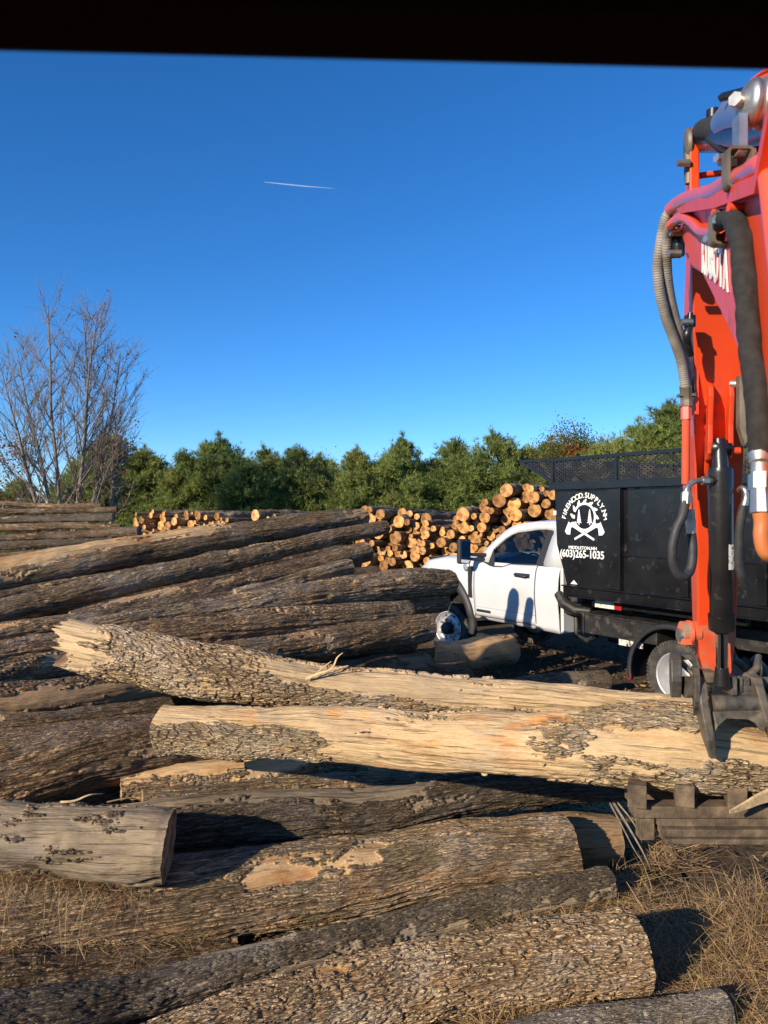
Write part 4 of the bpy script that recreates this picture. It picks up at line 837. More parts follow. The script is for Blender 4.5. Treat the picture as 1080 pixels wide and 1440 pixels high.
# dump box
box=MB(); pan=[(1.70,2.60),(1.655,1.84),(1.47,1.30),(-2.15,1.30),(-2.15,2.60)]
for sg in (1,-1): box.prism([(x,sg*1.2,z) for x,z in pan],(0,-sg*.012,0))
box.prism([(1.70,-1.2,2.60),(1.70,1.2,2.60),(1.655,1.2,1.84),(1.655,-1.2,1.84)],(-.012,0,0)); box.prism([(1.655,-1.2,1.838),(1.655,1.2,1.838),(1.47,1.2,1.30),(1.47,-1.2,1.30)],(-.012,0,0))
box.bb(-2.15,1.47,-1.19,1.19,1.285,1.30); box.bb(-2.16,-2.13,-1.2,1.2,1.30,2.45)
DB=box.build('dump_box',MBP,TR)
b=MB()
for sg in (1,-1):
    for (x0,x1,d) in ((.60,.80,.035),(.575,.60,.07),(-.32,-.23,.05),(-1.2,-1.11,.05),(-2.14,-2.0,.06)): b.bb(x0,x1,sg*1.2 if sg>0 else -1.2-d,1.2+d if sg>0 else -1.2,1.334,2.532)
    b.bb(-2.15,.574,min(sg*1.2,sg*1.222),max(sg*1.2,sg*1.222),1.735,1.765)
    b.bb(.801,1.62,min(sg*1.2,sg*1.206),max(sg*1.2,sg*1.206),1.75,1.758)
    b.bb(-2.17,1.72,min(sg*1.19,sg*1.275),max(sg*1.19,sg*1.275),2.534,2.625)
    b.bb(-2.17,1.50,min(sg*1.14,sg*1.285),max(sg*1.14,sg*1.285),1.315,1.332)
    b.bb(-2.17,1.50,min(sg*1.14,sg*1.25),max(sg*1.14,sg*1.25),1.205,1.3145)
    b.bb(-2.17,1.50,min(sg*1.14,sg*1.285),max(sg*1.14,sg*1.285),1.19,1.2045)
    b.bb(-.9,1.1,min(sg*1.02,sg*1.10),max(sg*1.02,sg*1.10),1.09,1.17)
for x in (-2.0,-1.2,-.4,.4,1.2): b.bb(x-.04,x+.04,-1.139,1.139,1.20,1.284)
b.bb(1.69,1.77,-1.189,1.189,2.534,2.62)
b.build('frame_rail',MBP,DB,bevel=.005)
# mesh top
b=MB(); zt=2.92
for sg in (1,-1):
    y=sg*1.23
    b.bb(-2.17,1.72,y-.02,y+.02,zt-.02,zt+.02)
    for x in (1.70,.66,-.28,-1.16,-2.15): b.bb(x-.02,x+.02,y-.018,y+.018,2.626,zt-.021)
    b.tube([(1.70,y,2.64),(2.29,y,2.93)],.028,4,sec=[(-.7,-.7),(-.7,.7),(.7,.7),(.7,-.7)]); b.tube([(1.70,y,2.925),(2.29,y,2.935)],.024,4,sec=[(-.7,-.7),(-.7,.7),(.7,.7),(.7,-.7)])
b.bb(2.27,2.31,-1.25,1.25,2.91,2.95); b.bb(1.68,1.72,-1.209,1.209,zt-.02,zt+.02)
for y in (-.6,0,.6): b.tube([(1.72,y,2.65),(2.29,y,2.93)],.02,4,sec=[(-.7,-.7),(-.7,.7),(.7,.7),(.7,-.7)])
b.build('mesh_frame',MBP,DB)
def lattice(b,o,ux,uy,w,h,clip=None,sp=.042,t=.0065):
    o=np.array(o,float);ux=np.array(ux,float);uy=np.array(uy,float);ux/=np.linalg.norm(ux);uy/=np.linalg.norm(uy); nn=np.cross(ux,uy)
    for sl in (.55,-.55):
        k=-h/abs(sl)
        while k<w+h/abs(sl):
            pts=[]
            # line x=k+ s/sl , y=s
            for s in (0,h): pts.append([k+s/sl if sl>0 else k+s/abs(sl)*-1,s])
            (x0,y0),(x1,y1)=pts
            def cl(xa,ya,xb,yb,lim,lo):
                return xa,ya,xb,yb
            tt0,tt1=0.,1.; dx=x1-x0
            for lim,sgn in ((0,1),(w,-1)):
                a=(x0-lim)*sgn; c=(x1-lim)*sgn
                if a<0 and c<0: tt0=2
                elif a<0: tt0=max(tt0,a/(a-c))
                elif c<0: tt1=min(tt1,a/(a-c))
            if tt0<tt1:
                segs=[(tt0,tt1)]
                if clip: 
                    ss=[s_ for s_ in np.linspace(tt0,tt1,14) if clip(x0+dx*s_,h*s_)]
                    segs=[(ss[0],ss[-1])] if len(ss)>1 else []
                for (a,c) in segs:
                    p=o+ux*(x0+dx*a)+uy*(h*a); q=o+ux*(x0+dx*c)+uy*(h*c); d=(q-p)/np.linalg.norm(q-p); sd=np.cross(nn,d)
                    b.add([p-sd*t,p+sd*t,q+sd*t,q-sd*t,p-sd*t+nn*.003,p+sd*t+nn*.003,q+sd*t+nn*.003,q-sd*t+nn*.003],[(0,1,2,3),(4,7,6,5),(0,4,5,1),(1,5,6,2),(2,6,7,3),(3,7,4,0)])
            k+=sp/.55*1.0
for sg in (1,-1):
    b=MB()
    lattice(b,(-2.15,sg*1.225,2.626),(1,0,0),(0,0,1),3.85,.294)
    b.build('wire_mesh',MBK2,DB); b=MB()
    lattice(b,(1.71,sg*1.225,2.635),(1,0,0),(0,0,1),.58,.29,clip=lambda x,y: y>x*.5)
    b.build('wire_mesh',MBK2,DB)
b=MB()
sl=math.hypot(.59,.29)
lattice(b,(1.71,-1.2,2.64),(0,1,0),(.59,0,.29),2.4,sl)
b.build('wire_mesh',MBK2,DB)
# decals
def text(s,size,loc,name,parent,m,face='y',ang=0,ext=.0015,bold=.0,xs=1.0,spacing=1.0):
    cu=bpy.data.curves.new(name,'FONT'); cu.body=s; cu.size=size; cu.align_x='CENTER'; cu.align_y='CENTER'; cu.extrude=ext; cu.offset=bold; cu.space_character=spacing
    o=bpy.data.objects.new('tmp',cu); COL.objects.link(o); dg=bpy.context.evaluated_depsgraph_get(); me=bpy.data.meshes.new_from_object(o.evaluated_get(dg)); bpy.data.objects.remove(o)
    me.name=name; return me
def place_text(b,s,size,c,ang,bold,xs=1.0,ys=1.0):
    # on left side plane: text right = -x (towards the rear), up = z, outward = +y ; c=(x,y,z)
    me=text(s,size,None,'t',None,None,bold=0); ca,sa=math.cos(ang),math.sin(ang)
    for j,(du,dw) in enumerate(((0,0),(1,0),(-1,0),(0,.7),(0,-.7))):
        vs=[]
        for v in me.vertices:
            u,w=v.co.x*xs+du*bold,v.co.y*ys+dw*bold; u2,w2=u*ca-w*sa,u*sa+w*ca; vs.append((c[0]-u2,c[1]+.002+j*.0007+v.co.z,c[2]+w2))
        b.add(vs,[tuple(p.vertices) for p in me.polygons])
    bpy.data.meshes.remove(me)
b=MB(); cx,cz,yy_=1.185,2.19,1.2005
s='FIREWOOD.SUPPLY.NH'; n=len(s); wd={'I':.55,'.':.5,'W':1.3,'O':1.1}; ws_=[wd.get(ch,1.0) for ch in s]; tot=sum(ws_); acc=0
for ch,w_ in zip(s,ws_):
    a=R(82)-(acc+w_/2)/tot*R(164); acc+=w_
    # a: angle from top, left positive
    place_text(b,ch,.094,(cx+.346*math.sin(a),yy_,2.108+.346*math.cos(a)),a,.0022)
b.build('lettering',MWT,DB); b=MB()
place_text(b,'MIDDLETON,NH',.056,(1.215,yy_,1.802),0,.0016,xs=1.12)
b.build('lettering',MWT,DB); b=MB()
place_text(b,'(603)265-1035',.132,(1.232,yy_,1.722),0,.0030,xs=.93)
b.build('lettering',MWT,DB)
def flat(b,pts,y=1.2015,t=.003): # pts in (u,w) with u to the right(rear), relative to cx,cz ; triangulate via fan-safe polys
    b.prism([(cx-u,y,cz+w) for u,w in pts][::-1],(0,t,0))
b=MB(); m_=48
ri,ro=.150,.178
ring=[]
for i in range(m_):
    a0,a1=2*math.pi*i/m_,2*math.pi*(i+1)/m_
    if i in (33,34,37,38): continue
    flat(b,[(ri*1.05*math.sin(a0),ri*math.cos(a0)+.0),(ro*1.05*math.sin(a0),ro*math.cos(a0)),(ro*1.05*math.sin(a1),ro*math.cos(a1)),(ri*1.05*math.sin(a1),ri*math.cos(a1))][::-1])
for k in range(9):
    a=R(-118+k*29.5); p=lambda r,t:(r*1.05*math.sin(t),r*math.cos(t))
    flat(b,[p(ro-.003,a-.16),p(ro+.022,a-.06),p(ro+.05,a+.13),p(ro+.030,a+.17),p(ro+.004,a+.12),p(ro-.003,a+.12)][::-1],y=1.2019)
for (ox,hh) in ((-.088,.155),(.088,.155)):
    for j in range(5):
        w0=.042-.007*j; z0=-.075+j*.031; flat(b,[(ox-w0,z0),(ox+w0,z0),(ox+w0*.25,z0+.045),(ox-w0*.25,z0+.045)][::-1],y=1.2016+.0004*j)
    flat(b,[(ox-.006,-.10),(ox+.006,-.10),(ox+.006,-.07),(ox-.006,-.07)][::-1],y=1.2012)
for sx in (1,-1):
    flat(b,[(sx*-.20,-.125),(sx*.155,-.292),(sx*.167,-.268),(sx*-.185,-.100)] if sx<0 else [(-.20,-.125),(.155,-.292),(.167,-.268),(-.185,-.100)][::1],y=1.2024+.0006*sx)
    hd=[(-.245,-.075),(-.262,-.06),(-.272,-.085),(-.325,-.185),(-.29,-.222),(-.235,-.225),(-.225,-.14),(-.190,-.125),(-.193,-.085)]
    flat(b,[(sx*u,w) for u,w in hd],y=1.2031)
b.build('saw_and_axes_emblem',MWT,DB)
b=MB(); b.bb(.79,1.10,1.251,1.2535,1.2,1.26) if False else None
q0=un(827,845,1.255); q1=un(868,856,1.255)
b.prism([(1.10,1.103,1.165),(.69,1.103,1.165),(.69,1.103,1.08),(1.10,1.103,1.08)],(0,.006,0)); b.build('marking_plate',mat('worn_white_yellow_label',(.72,.70,.58),.5,dirt=(.15,.12,.1),dscale=25,dlo=.55,dhi=.65),TR)
b=MB(); b.prism([(.795,1.110,1.166),(.685,1.110,1.166),(.685,1.110,1.079),(.795,1.110,1.079)],(0,.004,0)); b.build('red_reflector',MRED,TR)
b=MB(); b.prism([(1.415,1.2015,1.345),(1.30,1.2015,1.345),(1.36,1.2015,1.395)],(0,.003,0)); b.box((1.69,1.203,2.24),(.05,.004,.055)); b.build('white_sticker',MWT,DB)

# ================================================================ TIMBER PLATFORM
MTM=mat('weathered_timber',(.15,.105,.062),.85,nscale=14,namt=.45,bump=.004,bscale=60,dirt=(.06,.042,.028),dscale=9,dlo=.45,dhi=.65)
TP=empty('timber_platform',(1.15,3.5,0),label='low platform of dark weathered beams under the right end of the pale held log',cat='platform')
def tb(name,x0,x1,y0,y1,z0,z1,rot=0,parent=TP,m=MTM,bv=.004):
    b=MB(); c=((x0+x1)/2-1.15,(y0+y1)/2-3.5,(z0+z1)/2); M=Matrix.Rotation(rot,3,'Z'); b.box(c,(x1-x0,y1-y0,z1-z0),0,M); return b.build(name,m,parent,bevel=bv)
for i,x in enumerate((1.07,1.275,1.495,1.73,1.97,2.2)): tb('bearer',x+.09,x+.17,3.33+.012*(i%2),3.93,.958,1.058-.004*i,rot=-.31+.02*((i%3)-1))
tb('beam',1.10,2.6,3.37,3.46,.905,.956); tb('beam',1.10,2.6,3.75,3.84,.905,.956)
for i,(z0,z1,y) in enumerate(((.868,.902,3.365),(.832,.865,3.34),(.806,.829,3.325))): tb('plank',1.205+.01*i,2.6,y,y+.13,z0,z1,rot=-.012)
tb('plank',1.205,2.6,3.72,3.85,.82,.90)
tb('post_stub',1.13,1.195,3.39,3.455,.80,.903)
for i in range(8): tb('crib_block',1.98+.02*(i%2),2.58,3.34,3.88,.0+.1*i,.098+.1*i)
# ================================================================ EXCAVATOR
KD=.87; MB.rs=KD
P_=P
def P(px,py,D): return P_(px,py,D*KD)
EX=empty('excavator',(0,0,0),label='orange compact excavator seen from its own cab, its arm gripping the pale held log',cat='excavator')
MOR=mat('orange_paint',(.76,.065,.012),.45,nscale=2.5,namt=.10,coat=.10,dirt=(.22,.09,.05),dscale=7,dlo=.55,dhi=.80,bump=.0006,bscale=30)
MOP=mat('orange_pipe_paint',(.78,.10,.045),.35,nscale=6,namt=.08,coat=.3)
MOD=mat('orange_paint_muddy',(.74,.10,.03),.6,nscale=6,namt=.2,dirt=(.30,.20,.12),dscale=9,dlo=.46,dhi=.62)
MST=mat('worn_grapple_steel',(.085,.075,.062),.5,metal=.25,nscale=22,namt=.5,bump=.002,bscale=50,dirt=(.17,.135,.09),dscale=12,dlo=.45,dhi=.65)
MHY=mat('black_cylinder_paint',(.014,.013,.013),.33,nscale=6,namt=.4,bump=.001,bscale=25,dirt=(.07,.06,.05),dscale=14,dlo=.60,dhi=.78)
MHO=mat('hose_rubber',(.030,.030,.031),.6,nscale=40,namt=.3,dirt=(.07,.06,.05),dscale=15,dlo=.5,dhi=.75)
MHG=mat('grey_hose_sheath',(.27,.245,.215),.55,nscale=14,namt=.25,dirt=(.12,.095,.07),dscale=10,dlo=.5,dhi=.75)
MSV=mat('nylon_sleeve',(.020,.019,.018),.9,nscale=60,namt=.35,bump=.004,bscale=22)
MCR=mat('chrome_rod',(.75,.76,.78),.06,metal=1); MBR=mat('bracket_steel',(.16,.135,.10),.55,metal=.3,nscale=20,namt=.3); MLB=mat('white_label',(.78,.77,.74),.5,dirt=(.1,.09,.08),dscale=60,dlo=.55,dhi=.6)
MBLK=mat('cab_black_trim',(.003,.003,.003),.9,spec=.1)
def px3(L): return [P(*q) for q in L]
def tubep(b,L,r,n=12,mi=0,seg=22,**k):
    c=px3([q[:3] for q in L]); c=smooth_pts(c,seg) if len(L)>2 else c
    rr=[np.interp(i/(len(c)-1),np.linspace(0,1,len(r)),r) for i in range(len(c))] if hasattr(r,'__len__') else r
    b.tube(c,rr,n,mi,**k)
# --- boom
bx=lambda D: .29+.28*D
def bp(px,py):
    D=.29/((px-540)/F-.28); return (D,CAMZ-(py-720)/F*D)
outl=[bp(955,292),bp(957,330),bp(972,377),bp(986,386),bp(1010,436),bp(1037,496),bp(1047,560),bp(1062,606),(1.36,2.36),(1.15,2.15),(.95,1.55),(.85,.95),(.40,.95),(.40,2.0),(.7,2.75),(1.1,2.92),bp(1082,250),bp(1020,276)]
b=MB(); b.prism([(bx(D),D,z) for D,z in outl],(.028,-.008,0)); inn=[(min(D,2.2),z) for D,z in outl]; inn=[(1.2,2.40),(1.15,2.17),(.95,1.57),(.85,.97),(.42,.97),(.42,1.98),(.7,2.70),(1.1,2.86),(1.45,2.88),(1.75,2.98),(1.9,2.90),(1.6,2.6)]; b.prism([(bx(D)+.029,D,z) for D,z in inn],(.13,-.036,0)); BM=b.build('boom',MOR,EX,bevel=.012)
b=MB(); up=[bp(965,286),bp(1020,272),bp(1082,245),(1.1,2.96),(.7,2.79)]
b.tube([(bx(D)-.006,D,z-.015) for D,z in up],.018,4,sec=[(-1,-1),(-1,1.2),(1,1.2),(1,-1)])
for (x,y) in ((1020,300),(1045,292)): b.tube([np.array([bx(bp(x,y)[0])-.03,*bp(x,y)]),np.array([bx(bp(x,y)[0])+.0,*bp(x,y)])],.012,6)
b.build('boom_flange',MOR,BM)
# foot bracket between boom and machine
# lettering
me=text('KUBOTA',.128,None,'t',None,None,bold=.002,spacing=1.16); b=MB(); vs=[]
dirv=np.array([-.28,-1,-.0]); dirv=dirv/np.linalg.norm(dirv); sl_=-.40
for v in me.vertices:
    u,w=v.co.x*.80,v.co.y*1.02; Dc=1.93; zc=2.872
    D=Dc+dirv[1]*u; vs.append((bx(D)-.003-v.co.z,D,zc+u*sl_+w))
b.add(vs,[tuple(p.vertices) for p in me.polygons]); bpy.data.meshes.remove(me); b.build('lettering',MWT,BM)
# --- arm (dipper)
def boxloft(b,secs,mi=0):
    # secs: (xl,xr,y,D,depth)
    rows=[]
    for (xl,xr,y,D,dp) in secs:
        p=P(xl,y,D);q=P(xr,y,D); rows.append([p,q,q+np.array([.28*dp,dp,0]),p+np.array([.28*dp,dp,0])])
    b.grid(rows,mi,False,True); b.add(rows[0],[(0,1,2,3)],mi); b.add(rows[-1],[(3,2,1,0)],mi)
b=MB(); boxloft(b,[(973,1058,330,3.30,.20),(973,1052,400,3.36,.28),(976,1048,560,3.52,.33),(977,1046,650,3.62,.30),(980,1038,800,3.75,.22),(981,1035,890,3.82,.18),(984,1032,925,3.85,.16),(991,1028,950,3.87,.14)])
AR=b.build('arm',MOR,EX,bevel=.008)
b=MB(); boxloft(b,[(980.5,1034.5,880,3.808,.01),(981.5,1035,893,3.817,.01),(984.5,1031.5,925,3.847,.01),(991.5,1027.5,949,3.867,.01)]); b.build('worn_tip',MOD,AR)
# top side plates
b=MB()
for x0,x1 in ((970,984),(1052,1066)):
    D=3.22; t=(x1-x0)/F*D; c=[(D-.0,318),(D,262),(D+.01,196),(D+.03,176),(D+.07,168),(D+.13,168),(D+.20,190),(D+.20,240),(D+.26,330),(D+.1,345)]
    X=(x0-540)/F*D; D*=KD; X*=KD; t*=KD; c=[(d*KD,y) for d,y in c]; b.prism([(X+.30*(d-D),d,CAMZ+(720-y)/F*D) for d,y in c],(t,0,0))
b.build('cylinder_lug',MOR,AR,bevel=.006)
b=MB(); c=P(967,205,3.28); b.lathe([(0,-.012),(.066,-.010),(.072,0),(.072,.010)],c-np.array([0,0,0]),(1,-.27,.02),28); b.tube([c+np.array([-.004,-.02,-.04]),c+np.array([-.004,-.02,-.15])],[.022,.016],6); b.build('pin_cap',MBR,AR)
b=MB(); c=P(962,229,3.22); b.tube([c+np.array([-.025,0,0]),c+np.array([.02,0,0])],.016,6); b.build('bolt',MCH,AR)
b=MB(); tubep(b,[(984,247,3.3),(1000,245,3.3),(1017,243,3.3)],.014,8); b.build('cross_rod',MOR,AR)
b=MB(); tubep(b,[(984,285,3.3),(1000,281,3.3),(1020,277,3.3)],.02,8,0); tubep(b,[(975,310,3.25),(985,320,3.2),(1000,312,3.1)],.03,8,0); b.build('hinge_pin',MHY,AR)
# arm cylinder on top of the boom
b=MB(); b.tube([P(990,193,3.30),P(1010,190,3.1),P(1075,176,2.1),P(1180,150,1.5)],[.062,.066,.05,.045],20); b.tube([P(1003,175,3.1),P(1003,155,3.1)],[.03,.028],8); AC=b.build('arm_cylinder',MHY,EX)
b=MB(); tubep(b,[(988,183,3.12),(1000,181,3.0),(1015,184,2.85),(1028,196,2.7),(1045,200,2.5),(1058,203,2.35)],[.04,.048,.042,.045,.036,.03],14); tubep(b,[(1002,190,2.95),(1020,202,2.75),(1040,212,2.55)],[.03,.035,.03],10); b.build('hose_sleeve',MSV,AC)
b=MB(); b.tube([P(1018,172,2.7),P(1034,158,2.45),P(1075,150,2.0)],[.045,.052,.05],16); b.build('steel_tube',mat('blue_grey_steel',(.25,.29,.38),.35,metal=.5),AC)
b=MB(); b.tube([P(1014,137,2.3),P(1046,129,2.2)],.013,4); b.tube([P(1034,134,2.25),P(1036,146,2.25),P(1050,148,2.2)],.008,6); b.build('work_light_bracket',MHY,BM)
b=MB(); c=P(1058,146,1.80); ax=(-.95,.06,.03); b.lathe([(.0,.03),(.03,.028),(.034,.02),(.045,.018),(.054,.008),(.056,-.002),(.051,-.004),(.051,-.015),(.057,-.018),(.057,-.032),(0,-.032)],c,ax,30); b.box(c+np.array([-.03,-.01,-.07]),(.02,.035,.09)); b.tube([c+np.array([-.045,-.02,-.105]),c+np.array([.0,0,-.10])],.013,6); b.tube([c+np.array([-.045,-.02,0]),c+np.array([-.02,0,0])],.017,6); b.build('pin_boss',MCH,BM)
b=MB(); b.prism([P(1050,112,1.95),P(1072,96,1.85),P(1120,80,1.7),P(1150,190,1.6),P(1090,230,1.75),P(1078,215,1.8),P(1076,140,1.82)],(.08,.05,0)); b.build('cylinder_bracket',MOR,BM,bevel=.008)
# hard pipes
b=MB(); tubep(b,[(944,294,3.12),(955,285,3.0),(968,279,2.78),(990,273,2.38),(1005,268,2.12),(1030,252,1.85),(1050,243,1.68),(1062,234,1.58),(1072,232,1.52),(1080,243,1.48),(1086,290,1.45),(1092,340,1.42),(1102,420,1.38)],[.027,.027,.026,.023,.021,.020,.020,.020],16,seg=60); b.build('hydraulic_pipe',MOP,EX)
b=MB(); tubep(b,[(943,317,3.08),(952,309,3.0),(963,306,2.85),(973,312,2.65),(985,324,2.42),(998,326,2.2),(1012,320,2.0)],[.020,.019,.016,.015],14,seg=40); b.build('hydraulic_pipe',MOP,EX)
def uclamp(cx,cy,D,w,h,label=None):
    b=MB(); n=[];w/=2;h/=2;r=6
    for (sx,sy,a0) in ((1,-1,-90),(1,1,0),(-1,1,90),(-1,-1,180)):
        for a in (0,30,60,90): n.append((cx+sx*(w-r)+r*math.cos(R(a0+a)),cy+sy*(h-r)+r*math.sin(R(a0+a))))
    for d0 in (0,):
        pts=[P(x,y,D) for x,y in n]+[P(*n[0],D)]; b.tube(pts,.008,4,sec=[(-2.0,-.45),(-2.0,.45),(2.0,.45),(2.0,-.45)],up=(0,1,0),caps=False)
    b.prism([P(x,y,D+.05) for x,y in n],(0.01,.02,0),1); return b.build('pipe_clamp',[MBR,MBK2],BM)
uclamp(1038,238,1.78,34,54); uclamp(1018,322,2.0,34,44)
for (x,y,D) in ((1014,225,1.85),(998,338,2.1),(1012,311,1.9)):
    b=MB(); b.tube([P(x,y,D)+np.array([-.015,-.01,0]),P(x,y,D)+np.array([.03,.01,0])],.010,6); b.tube([P(x,y,D)+np.array([.0,0,0]),P(x,y,D)+np.array([.01,.003,0])],.015,10); b.build('clamp_bolt',MCH,BM)
# rollers and bolts on the boom edge
b=MB(); tubep(b,[(952,322,3.15),(953,345,3.15),(955,362,3.16)],.022,8); b.box(P(953,340,3.18),(.04,.05,.12)); b.build('hose_guide',MHY,AR); b=MB(); tubep(b,[(971,440,3.3),(970,458,3.3),(966,474,3.3),(972,500,3.34)],[.012,.02,.014],8); b.box(P(970,452,3.32),(.04,.03,.05)); b.build('hose_guide',MHY,AR)
b=MB()
for (x,y,D) in ((950,327,3.1),(949,356,3.1),(966,453,3.28)): b=MB(); b.tube([P(x,y,D)+np.array([-.02,0,0]),P(x,y,D)+np.array([.02,0,0])],.015,6); b.build('bolt',MCH,AR)
# sheathed hoses
def sheath(L,r):
    c=smooth_pts(px3(L),260); b=MB(); rr=[r*(1+.07*math.sin(i*1.9)) for i in range(260)]; b.tube(c,rr,12); return b.build('hydraulic_hose',MHG,EX)
sheath([(945,294,3.12),(936,308,3.15),(930,335,3.18),(925,370,3.22),(927,405,3.26),(936,445,3.32),(948,478,3.37),(958,508,3.41),(964,545,3.45)],.0215)
sheath([(943,318,3.1),(939,332,3.15),(937,360,3.2),(939,395,3.26),(945,430,3.32),(954,465,3.38),(962,500,3.44),(968,530,3.48),(966,556,3.5)],.021)
b=MB(); tubep(b,[(964,543,3.45),(965,560,3.47),(965,572,3.47)],[.029,.027,.029],8,smooth=False); b.box(P(965,556,3.47),(.07,.05,.012)); tubep(b,[(974,530,3.47),(976,545,3.47),(975,560,3.46),(966,564,3.46)],.006,6); b.build('hose_fitting',MBR,EX)
b=MB(); tubep(b,[(965,572,3.47),(965,590,3.47)],.024,6,smooth=False); tubep(b,[(965,588,3.47),(964,680,3.52)],.018,14); tubep(b,[(966,682,3.52),(969,716,3.54)],.018,14); b.build('hydraulic_pipe',MOP,EX)
b=MB(); b.box(P(977,540,3.5),(.02,.04,.28)); b.build('pipe_strip',MOR,AR)
# ribs
b=MB()
for x in (994.5,1023):
    X=(x-540)/F*3.5*KD; t=.020
    pr=[(538,3.50,0),(546,3.50,-.05),(560,3.51,-.07),(600,3.55,-.08),(625,3.58,-.11),(640,3.60,-.12),(648,3.61,-.10),(650,3.62,-.04),(700,3.67,.01)]
    b.prism([(X+.28*(D+o-3.5)*KD,(D+o)*KD,CAMZ-(y-720)/F*D*KD) for y,D,o in pr]+[(X+.05,3.70*KD,CAMZ-(700-720)/F*3.7*KD),(X+.01,3.56*KD,CAMZ-(540-720)/F*3.56*KD)],(t,0,0))
b.build('cylinder_rib',MOR,AR,bevel=.004)
b=MB(); b.tube([P(996,634,3.5),P(1040,634,3.5)],.017,10); b.build('rib_pin',MOR,AR)
b=MB(); b.tube([P(1028,540,3.46),P(1042,540,3.43)],.02,6); b.lathe([(0,0),(.032,0),(.032,.012),(0,.012)],P(1041,540,3.42),(1,0,0),20); b.build('bolt',MCH,AR)
b=MB(); b.prism([P(1040,528,3.36),P(1048,530,3.34),P(1055,600,3.36),P(1048,626,3.38),(P(1040,600,3.38))],(0.0,.03,0)); b.build('wear_plate',MBR,AR)
# thumb cylinder
b=MB(); b.tube([P(1011,618,3.50),P(1012,640,3.49),P(1013,660,3.48)],[.030,.034,.036],14); b.lathe([(.0,-.045),(.036,-.045),(.036,.045),(0,.045)],P(1011,630,3.50),(1,0,0),18)
b.tube([P(1013,658,3.47),P(1013,660,3.47),P(1014.5,866,3.66)],[.046,.053,.053],28); b.tube([P(1014.5,864,3.66),P(1015,884,3.675)],[.061,.060],28); b.tube([P(1014.5,882,3.675),P(1015,889,3.68)],[.045,.035],20)
b.tube([P(1015,938,3.70),P(1015,962,3.71)],[.030,.040],14); b.tube([P(1000,676,3.46),P(1008,674,3.46)],.022,10)
TC=b.build('thumb_cylinder',MHY,EX)
b=MB(); b.tube([P(1015,885,3.67),P(1015,940,3.70)],.0275,24); b.build('piston_rod',MCR,TC)
b=MB(); c=P(1019,782,3.53); b.grid([[P(1014+a,y,3.585+.0008*(y-780)) + np.array([.0,-.001*0-.053*math.sqrt(max(0,1-((1014+a-1014)/16.5)**2))*.0,0]) for a in (1,5,10)] for y in (765,800)],0,False) if False else None
rows=[]
for y in (765,800):
    D=3.48+(y-660)/206*.18; c0=P(1013.7,y,D); rows.append([c0+.0545*np.array([math.sin(R(a)),-math.cos(R(a)),0]) for a in (8,16,24,32,40)])
b.grid(rows,0,True); b.build('label',MLB,TC)
# hoses near thumb cylinder
b=MB(); tubep(b,[(1001,676,3.46),(990,676,3.45),(980,676,3.44),(971,680,3.43),(966,688,3.42),(965,698,3.42)],[.013,.013,.012,.013,.013,.019],10); b.tube([P(987,676,3.45),P(996,676,3.455)],.02,6,smooth=False); b.tube([P(965,692,3.42),P(964,708,3.42)],.022,6,smooth=False)
b.tube([P(970,716,3.5),P(971,732,3.5)],.021,6,smooth=False); b.tube([P(971,730,3.5),P(972,750,3.5)],[.025,.023],8,smooth=False); b.build('hose_fitting',MCH,TC)
b=MB(); tubep(b,[(964,704,3.42),(960,725,3.42),(951,745,3.42),(946,768,3.42),(946,790,3.43),(953,806,3.44),(962,811,3.45),(970,803,3.47),(974,785,3.48),(974,765,3.5),(972,747,3.5)],.0205,14,seg=60); b.build('hydraulic_hose',MHO,TC)
b=MB(); tubep(b,[(1038,690,3.5),(1043,686,3.47),(1048,690,3.45),(1049,700,3.45),(1046,714,3.45)],[.011,.012,.012,.013,.018],10); b.build('hose_fitting',MCH,TC)
b=MB(); tubep(b,[(1046,710,3.45),(1042,730,3.46),(1039,760,3.48),(1039,790,3.5),(1043,812,3.52),(1048,822,3.55)],.02,14,seg=40); b.build('hydraulic_hose',MHO,TC)
# big sleeve near the camera, fitting, loop
b=MB(); c=smooth_pts(px3([(1012,318,1.95),(1020,308,1.88),(1032,310,1.78),(1040,330,1.70),(1044,365,1.66),(1050,420,1.62),(1057,490,1.58),(1064,560,1.54),(1067,610,1.52),(1068,645,1.52)]),120)
rr=[np.interp(i/119,[0,.06,.15,.3,.6,1],[.014,.021,.021,.023,.0245,.024]) for i in range(120)]; b.tube(c,rr,28); vv=np.array(b.v); qn=fbm(vv*np.array([26,26,11]),3,5); cen=np.repeat(np.array(c),28,0); cen=np.vstack([cen,vv[len(cen):]]); b.v=[tuple(x) for x in vv+(vv-cen)*(qn*.42)[:,None]]; b.build('hose_sleeve',MSV,EX)
b=MB(); tubep(b,[(1068,640,1.52),(1069,652,1.51)],[.023,.019],16); tubep(b,[(1069,650,1.51),(1069,672,1.51)],.017,16); b.tube([P(1069,668,1.51),P(1069,690,1.5)],.022,6,smooth=False); b.tube([P(1069,688,1.5),P(1070,722,1.49)],[.019,.021],8,smooth=False); b.build('hose_coupling',MCH,EX)
b=MB(); tubep(b,[(1070,720,1.49),(1072,735,1.49),(1071,755,1.49),(1076,775,1.49),(1090,782,1.49),(1110,770,1.49)],[.016,.015,.014],14,seg=40); b.build('hydraulic_pipe',mat('amber_pipe',(.50,.17,.06),.4),EX)
